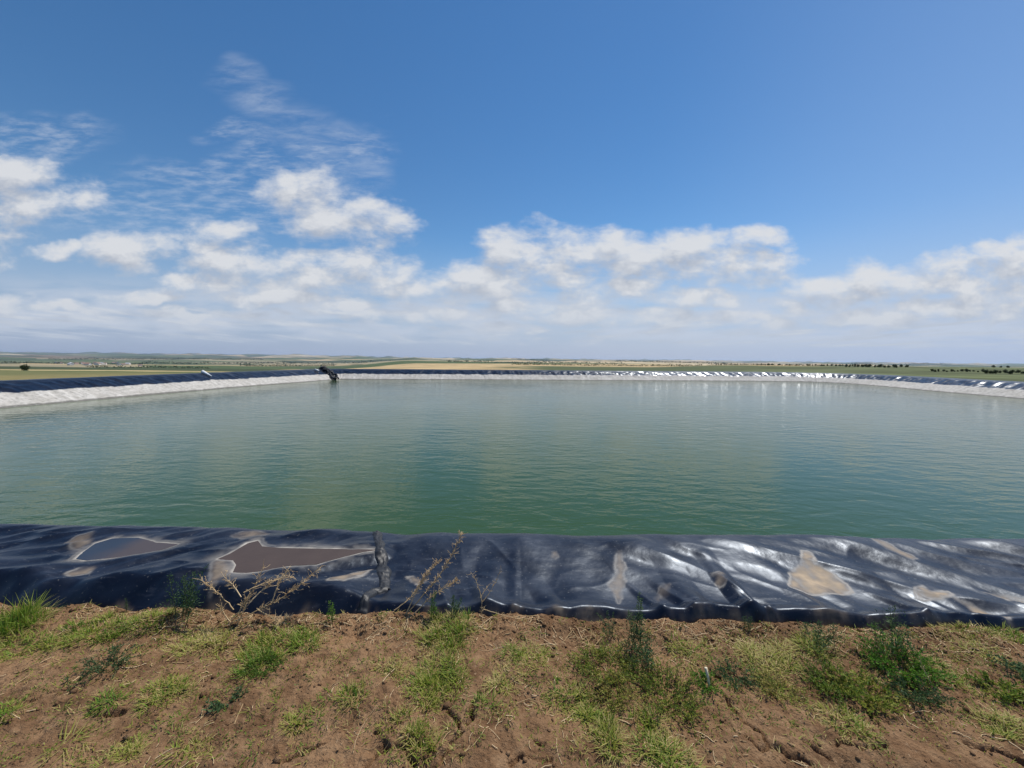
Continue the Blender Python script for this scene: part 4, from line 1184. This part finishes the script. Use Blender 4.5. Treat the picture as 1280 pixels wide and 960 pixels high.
def crown_soup(r, n, rx, rz, zc, leaf):
    sp = Soup()
    nb = 9
    for _ in range(nb):
        a = r.uniform(0, 2 * math.pi); q = r.uniform(0.1, 0.7)
        c = np.array([math.cos(a) * q * rx, math.sin(a) * q * rx, zc + r.uniform(-.55, .6) * rz])
        m = n // nb
        d = r.normal(0, 1, (m, 3)); d /= np.linalg.norm(d, axis=1, keepdims=True)
        C = c + d * (r.uniform(0.5, 1, m)[:, None] ** .5) * np.array([rx * .5, rx * .5, rz * .42])
        dir_ = r.normal(0, 1, (m, 3)); dir_ /= np.linalg.norm(dir_, axis=1, keepdims=True)
        leaflets(sp, r, C, dir_, leaf * r.uniform(.6, 1.4, m), leaf * .8, np.clip(r.uniform(0, 1) * .5 + r.uniform(0, .5, m), 0, 1))
    return sp


trees = []
for v in range(3):
    r = np.random.default_rng(60 + v)
    sp = crown_soup(r, 760, 0.50, 0.52, 0.50, 0.12)
    tr = Soup()
    tr.tube([(0, 0, -.05), (.01, 0, .25), (0, .01, .55), (0.01, 0, .75)], [.035, .028, .02, .008], 0, 6)
    for _ in range(4):
        a = r.uniform(0, 6.28); tr.tube([(0, 0, .3), (math.cos(a) * .15, math.sin(a) * .15, .5), (math.cos(a) * .28, math.sin(a) * .28, .68)], [.016, .011, .004], 0, 5)
    trees.append((sp.mesh('crown', False), tr.mesh('trunk', True)))


def tree(px, D, h, label, group, v=0, name='tree', cat='tree'):
    x, y = far(px, D); z = land_at(x, y)
    o = empty(name, (x, y, z)); o.scale = (h * random.uniform(.8, 1.3), h * random.uniform(.8, 1.3), h); o.rotation_euler[2] = random.uniform(0, 6)
    put('crown', trees[v][0], m_crown, o); put('trunk', trees[v][1], m_trunk, o)
    return tag(o, label, cat, group)


random.seed(4)
for i in range(46):
    px = 948 + i * 2.6 + random.uniform(-2, 2)
    tree(px, random.uniform(330, 380), random.uniform(0.9, 1.8), 'small dark tree in the hedge row beyond the right far bank', 'hedge row trees beyond the far bank', i % 3)
for i in range(16):
    tree(1058 + i * 5 + random.uniform(-2, 2), random.uniform(230, 260), random.uniform(1.2, 2.2), 'dark bush in the green field behind the right corner', 'bushes behind the right corner', i % 3, 'bush', 'bush')
for i in range(13):
    tree(1234 + i * 4.3 + random.uniform(-2, 2), random.uniform(80, 95), random.uniform(0.5, 0.95), 'dark bush on the grassy rise behind the right bank', 'bushes behind the right bank', i % 3, 'bush', 'bush')
for i in range(14):
    tree(1165 + i * 5 + random.uniform(-2, 2), random.uniform(95, 110), random.uniform(0.4, 0.9), 'low green shrub in the grass behind the right bank', 'low shrubs behind the right bank', i % 3, 'shrub', 'shrub')
for px, h in ((1243, 2.8), (1252, 2.0), (1261, 2.4)):
    tree(px, 420, h, 'distant lone tree on the right horizon', 'lone trees on the right horizon', 1)
tree(30, 62, 1.15, 'round dark bush in the yellow grass at the far left', None, 0, 'bush', 'bush')
tree(397, 57.5, 0.75, 'dry yellowish bush beside the black pipe bundle', None, 1, 'bush', 'bush')

# belts of trees that read as one dark line
def belt(px0, px1, D0, D1, h, label):
    r = np.random.default_rng(int(px0 + D0))
    a = np.array(far(px0, D0)); b = np.array(far(px1, D1)); L = np.linalg.norm(b - a)
    n = int(min(3800, max(300, L * 2.2 / (h / 8.0))))
    f = r.uniform(0, 1, n); g = 0.6 + 0.6 * fbm(f * L / (h * 3), 0.3, 140, 3)
    X = a[0] + (b[0] - a[0]) * f + r.normal(0, h * .4, n); Y = a[1] + (b[1] - a[1]) * f + r.normal(0, h * .5, n)
    Z = -land_drop(X, Y) + h * np.clip(g, 0.25, 1.3) * r.uniform(0, 1, n)
    C = np.stack([X, Y, Z], -1); d = r.normal(0, 1, (n, 3)); d /= np.linalg.norm(d, axis=1, keepdims=True)
    sp = Soup(); leaflets(sp, r, C, d, h * r.uniform(.25, .6, n), h * .3, np.clip(r.uniform(0, 1, n), 0, 1))
    tag(put('tree_belt', sp.mesh('tree_belt', False), m_crown), label, 'tree belt', 'far tree belts', 'stuff')


belt(560, 780, 1350, 1500, 8, 'tree belt across the far middle fields')
belt(640, 845, 620, 600, 3.5, 'dark hedge line just above the far bank')
belt(770, 1060, 2400, 2100, 12, 'long wooded line on the far right plain')
belt(845, 1000, 520, 470, 3.5, 'scrub line behind the glittering part of the far bank')
belt(180, 490, 2300, 3200, 16, 'dark wood on the slope left of the tan field')
belt(300, 420, 1500, 1900, 10, 'wood at the left end of the tan field')
belt(0, 190, 1500, 1700, 10, 'tree line in the valley below the village')
belt(60, 330, 3600, 4000, 18, 'blue wooded slope behind the village')
belt(110, 260, 900, 1000, 7, 'tree line at the near side of the village')
belt(640, 700, 5200, 5200, 26, 'low wooded knoll on the middle horizon')
belt(1040, 1180, 5200, 5600, 20, 'faint blue wood on the right horizon')

# village houses
m_wall = simple('house_wall', (0.62, 0.60, 0.56), 0.8, 0.2)
m_roof = simple('house_roof', (0.30, 0.19, 0.15), 0.8, 0.2)
m_roofg = simple('house_roof_grey', (0.45, 0.46, 0.48), 0.6, 0.3)
hv = np.array([(-5, -4, 0), (5, -4, 0), (5, 4, 0), (-5, 4, 0), (-5, -4, 3.2), (5, -4, 3.2), (5, 4, 3.2), (-5, 4, 3.2), (-5, 0, 5.6), (5, 0, 5.6)], float)
rv = np.array([(-5.5, -4.6, 2.95), (5.5, -4.6, 2.95), (5.5, 0, 5.85), (-5.5, 0, 5.85), (5.5, 4.6, 2.95), (-5.5, 4.6, 2.95)], float)
wall_me = bpy.data.meshes.new('wall'); wall_me.from_pydata(hv.tolist(), [], [(0, 1, 5, 4), (2, 3, 7, 6), (1, 2, 6, 9, 5), (3, 0, 4, 8, 7)])
roof_me = bpy.data.meshes.new('roof'); roof_me.from_pydata(rv.tolist(), [], [(0, 1, 2, 3), (3, 2, 4, 5)])
roof_me2 = roof_me.copy()
wall_me.materials.append(m_wall); roof_me.materials.append(m_roof); roof_me2.materials.append(m_roofg)
for i in range(46):
    f_ = random.random(); px = random.gauss(118, 34); D = random.uniform(1150, 2300)
    if px < 40 or px > 215: continue
    x, y = far(px, D); z = land_at(x, y)
    kind = i % 3
    o = empty('village_house', (x, y, z)); o.rotation_euler[2] = random.uniform(-1.2, 1.2); k_ = random.uniform(.8, 1.4); o.scale = (k_, k_, k_)
    w_ = bpy.data.objects.new('wall', wall_me); COL.objects.link(w_); w_.parent = o
    r_ = bpy.data.objects.new('roof', roof_me if kind else roof_me2); COL.objects.link(r_); r_.parent = o
    tag(o, 'tiny pale house with a %s roof in the village down the valley' % ('brown' if kind else 'grey'), 'house', 'brown roofed village houses' if kind else 'grey roofed village houses')

# bundle of black pipe going into the water at the far left corner
def on_liner(px, py, zguess):
    """nearest (s, t) of the liner to the line of sight, found by scanning the far part of the sheet"""
    d = ray(px, py); d = np.array(d) / np.linalg.norm(d); e = np.array(EYE)
    Vv = np.stack([GX[1030::2, ::2], GY[1030::2, ::2], GZ[1030::2, ::2]], -1).reshape(-1, 3)
    w = Vv - e; tt = w @ d; dist = np.linalg.norm(w - tt[:, None] * d, axis=1) / np.maximum(tt, 1)
    dist[Vv[:, 1] < 15] = 9
    return Vv[np.argmin(dist)]


m_pipe = simple('black_rubber', (0.012, 0.012, 0.014), 0.5, 0.4, 0.4, 5)
m_white = simple('white_plastic', (0.80, 0.80, 0.79), 0.35, 0.5, 0.06, 5)
pt = [on_liner(x, y, 0) for x, y in ((402, 461.5), (406, 463.5), (410, 466.5), (413.5, 469.5), (416, 472.5), (419, 475.5))]
r = np.random.default_rng(3)
base_o = empty('pipe_bundle', tuple(pt[0]))
for i in range(4):
    sp = Soup()
    off = np.array([0.28 * (i - 1.5), 0.0, 0.13 + 0.12 * (i % 2)])
    pp = np.array(pt) + off + r.normal(0, 0.09, (len(pt), 3)) * np.array([1, 1, .3])
    u = np.linspace(0, len(pt) - 1, 60)
    pp = np.stack([np.interp(u, np.arange(len(pt)), pp[:, j]) for j in range(3)], -1)
    pp[:, 0] += 0.08 * np.sin(u * 2.2 + i); pp[:, 2] += 0.05 * np.abs(np.sin(u * 3.1 + i * 2))
    sp.tube(pp, 0.10 + 0.012 * np.sin(np.arange(60) * math.pi), 0, 8)
    put('hose', sp.mesh('hose', True, tuple(pt[0])), m_pipe, base_o)
for i, k in enumerate((0, 1.2, 2.2, 3.1, 3.9, 4.6)):
    sp = Soup(); c = np.array([np.interp(k, np.arange(len(pt)), np.array(pt)[:, j]) for j in range(3)]) + np.array([r.normal(0, .15), 0, 0.26])
    th = np.linspace(0, 2 * math.pi, 22)
    a_ = r.uniform(0.1, 0.9)
    ring_ = c + 0.30 * np.stack([np.cos(th), np.sin(th) * math.cos(a_), np.sin(th) * math.sin(a_)], -1)
    sp.tube(ring_, 0.11, 0, 8, cap=False)
    put('tyre', sp.mesh('tyre', True, tuple(pt[0])), m_pipe, base_o)
tag(base_o, 'black bundle of hoses and tyres running down the far left corner into the water', 'pipe bundle')
a0, a1 = on_liner(394, 463, 0), on_liner(398.5, 465.0, 0)
sp = Soup(); sp.tube([a0 + (0, 0, .16), (a0 + a1) / 2 + (0, 0, .17), a1 + (0, 0, .16)], 0.10, 0, 8)
o = put('plastic_pipe', sp.mesh('plastic_pipe', True, tuple(a0)), m_white); o.location = tuple(a0)
tag(o, 'short pale pipe end lying left of the black hose bundle', 'pipe')
a0, a1 = on_liner(253, 466.8, 0), on_liner(264, 471.5, 0)
sp = Soup()
f = np.linspace(0, 1, 8)
pp = a0 + (a1 - a0) * f[:, None] + np.array([0, 0, 1]) * (0.10 + 0.05 * (1 - f))[:, None]
sp.tube(pp, 0.13 * (1 - f) ** 0.8 + 0.03, 0, 10)  # white tube that narrows down the slope
o = put('white_taper', sp.mesh('white_taper', True, tuple(a0)), m_white); o.location = tuple(a0)
tag(o, 'white tapering shape lying on the black left bank', 'sack')

# ------------------------------------------------------------------ air
HAZE = True
if HAZE:
    hb = bpy.data.meshes.new('haze')
    zb = float(LZ.min()) - 1.0; zt = 75.0; e = 30000.0
    vs = [(x, y, z) for z in (zb, zt) for x, y in ((-e, -e), (e, -e), (e, e), (-e, e))]
    hb.from_pydata(vs, [], [(0, 3, 2, 1), (4, 5, 6, 7), (0, 1, 5, 4), (1, 2, 6, 5), (2, 3, 7, 6), (3, 0, 4, 7)])
    m_haze = bpy.data.materials.new('air'); m_haze.use_nodes = True; m_haze.node_tree.nodes.clear()
    t = NT(m_haze.node_tree); out = t.nodes.new('ShaderNodeOutputMaterial')
    v = t.n('ShaderNodeVolumePrincipled', Color=(0.66, 0.80, 1.0), Density=4.2e-5, Anisotropy=0.3)
    t.links.new(v.outputs[0], out.inputs['Volume'])
    tag(put('haze', hb, m_haze), 'thin bluish air over the distant land', 'haze', kind='stuff')

# ------------------------------------------------------------------ render settings
S.render.engine = 'CYCLES'
S.view_settings.view_transform = 'Standard'
S.view_settings.look = 'None'
S.view_settings.exposure = 0.0
S.view_settings.gamma = 1.0
S.view_settings.use_curve_mapping = False
S.cycles.use_denoising = True
S.cycles.max_bounces = 8
S.cycles.diffuse_bounces = 2
S.cycles.glossy_bounces = 3
S.cycles.transparent_max_bounces = 12
S.cycles.volume_bounces = 0
S.cycles.caustics_reflective = False
S.cycles.caustics_refractive = False
S.cycles.sample_clamp_indirect = 6.0
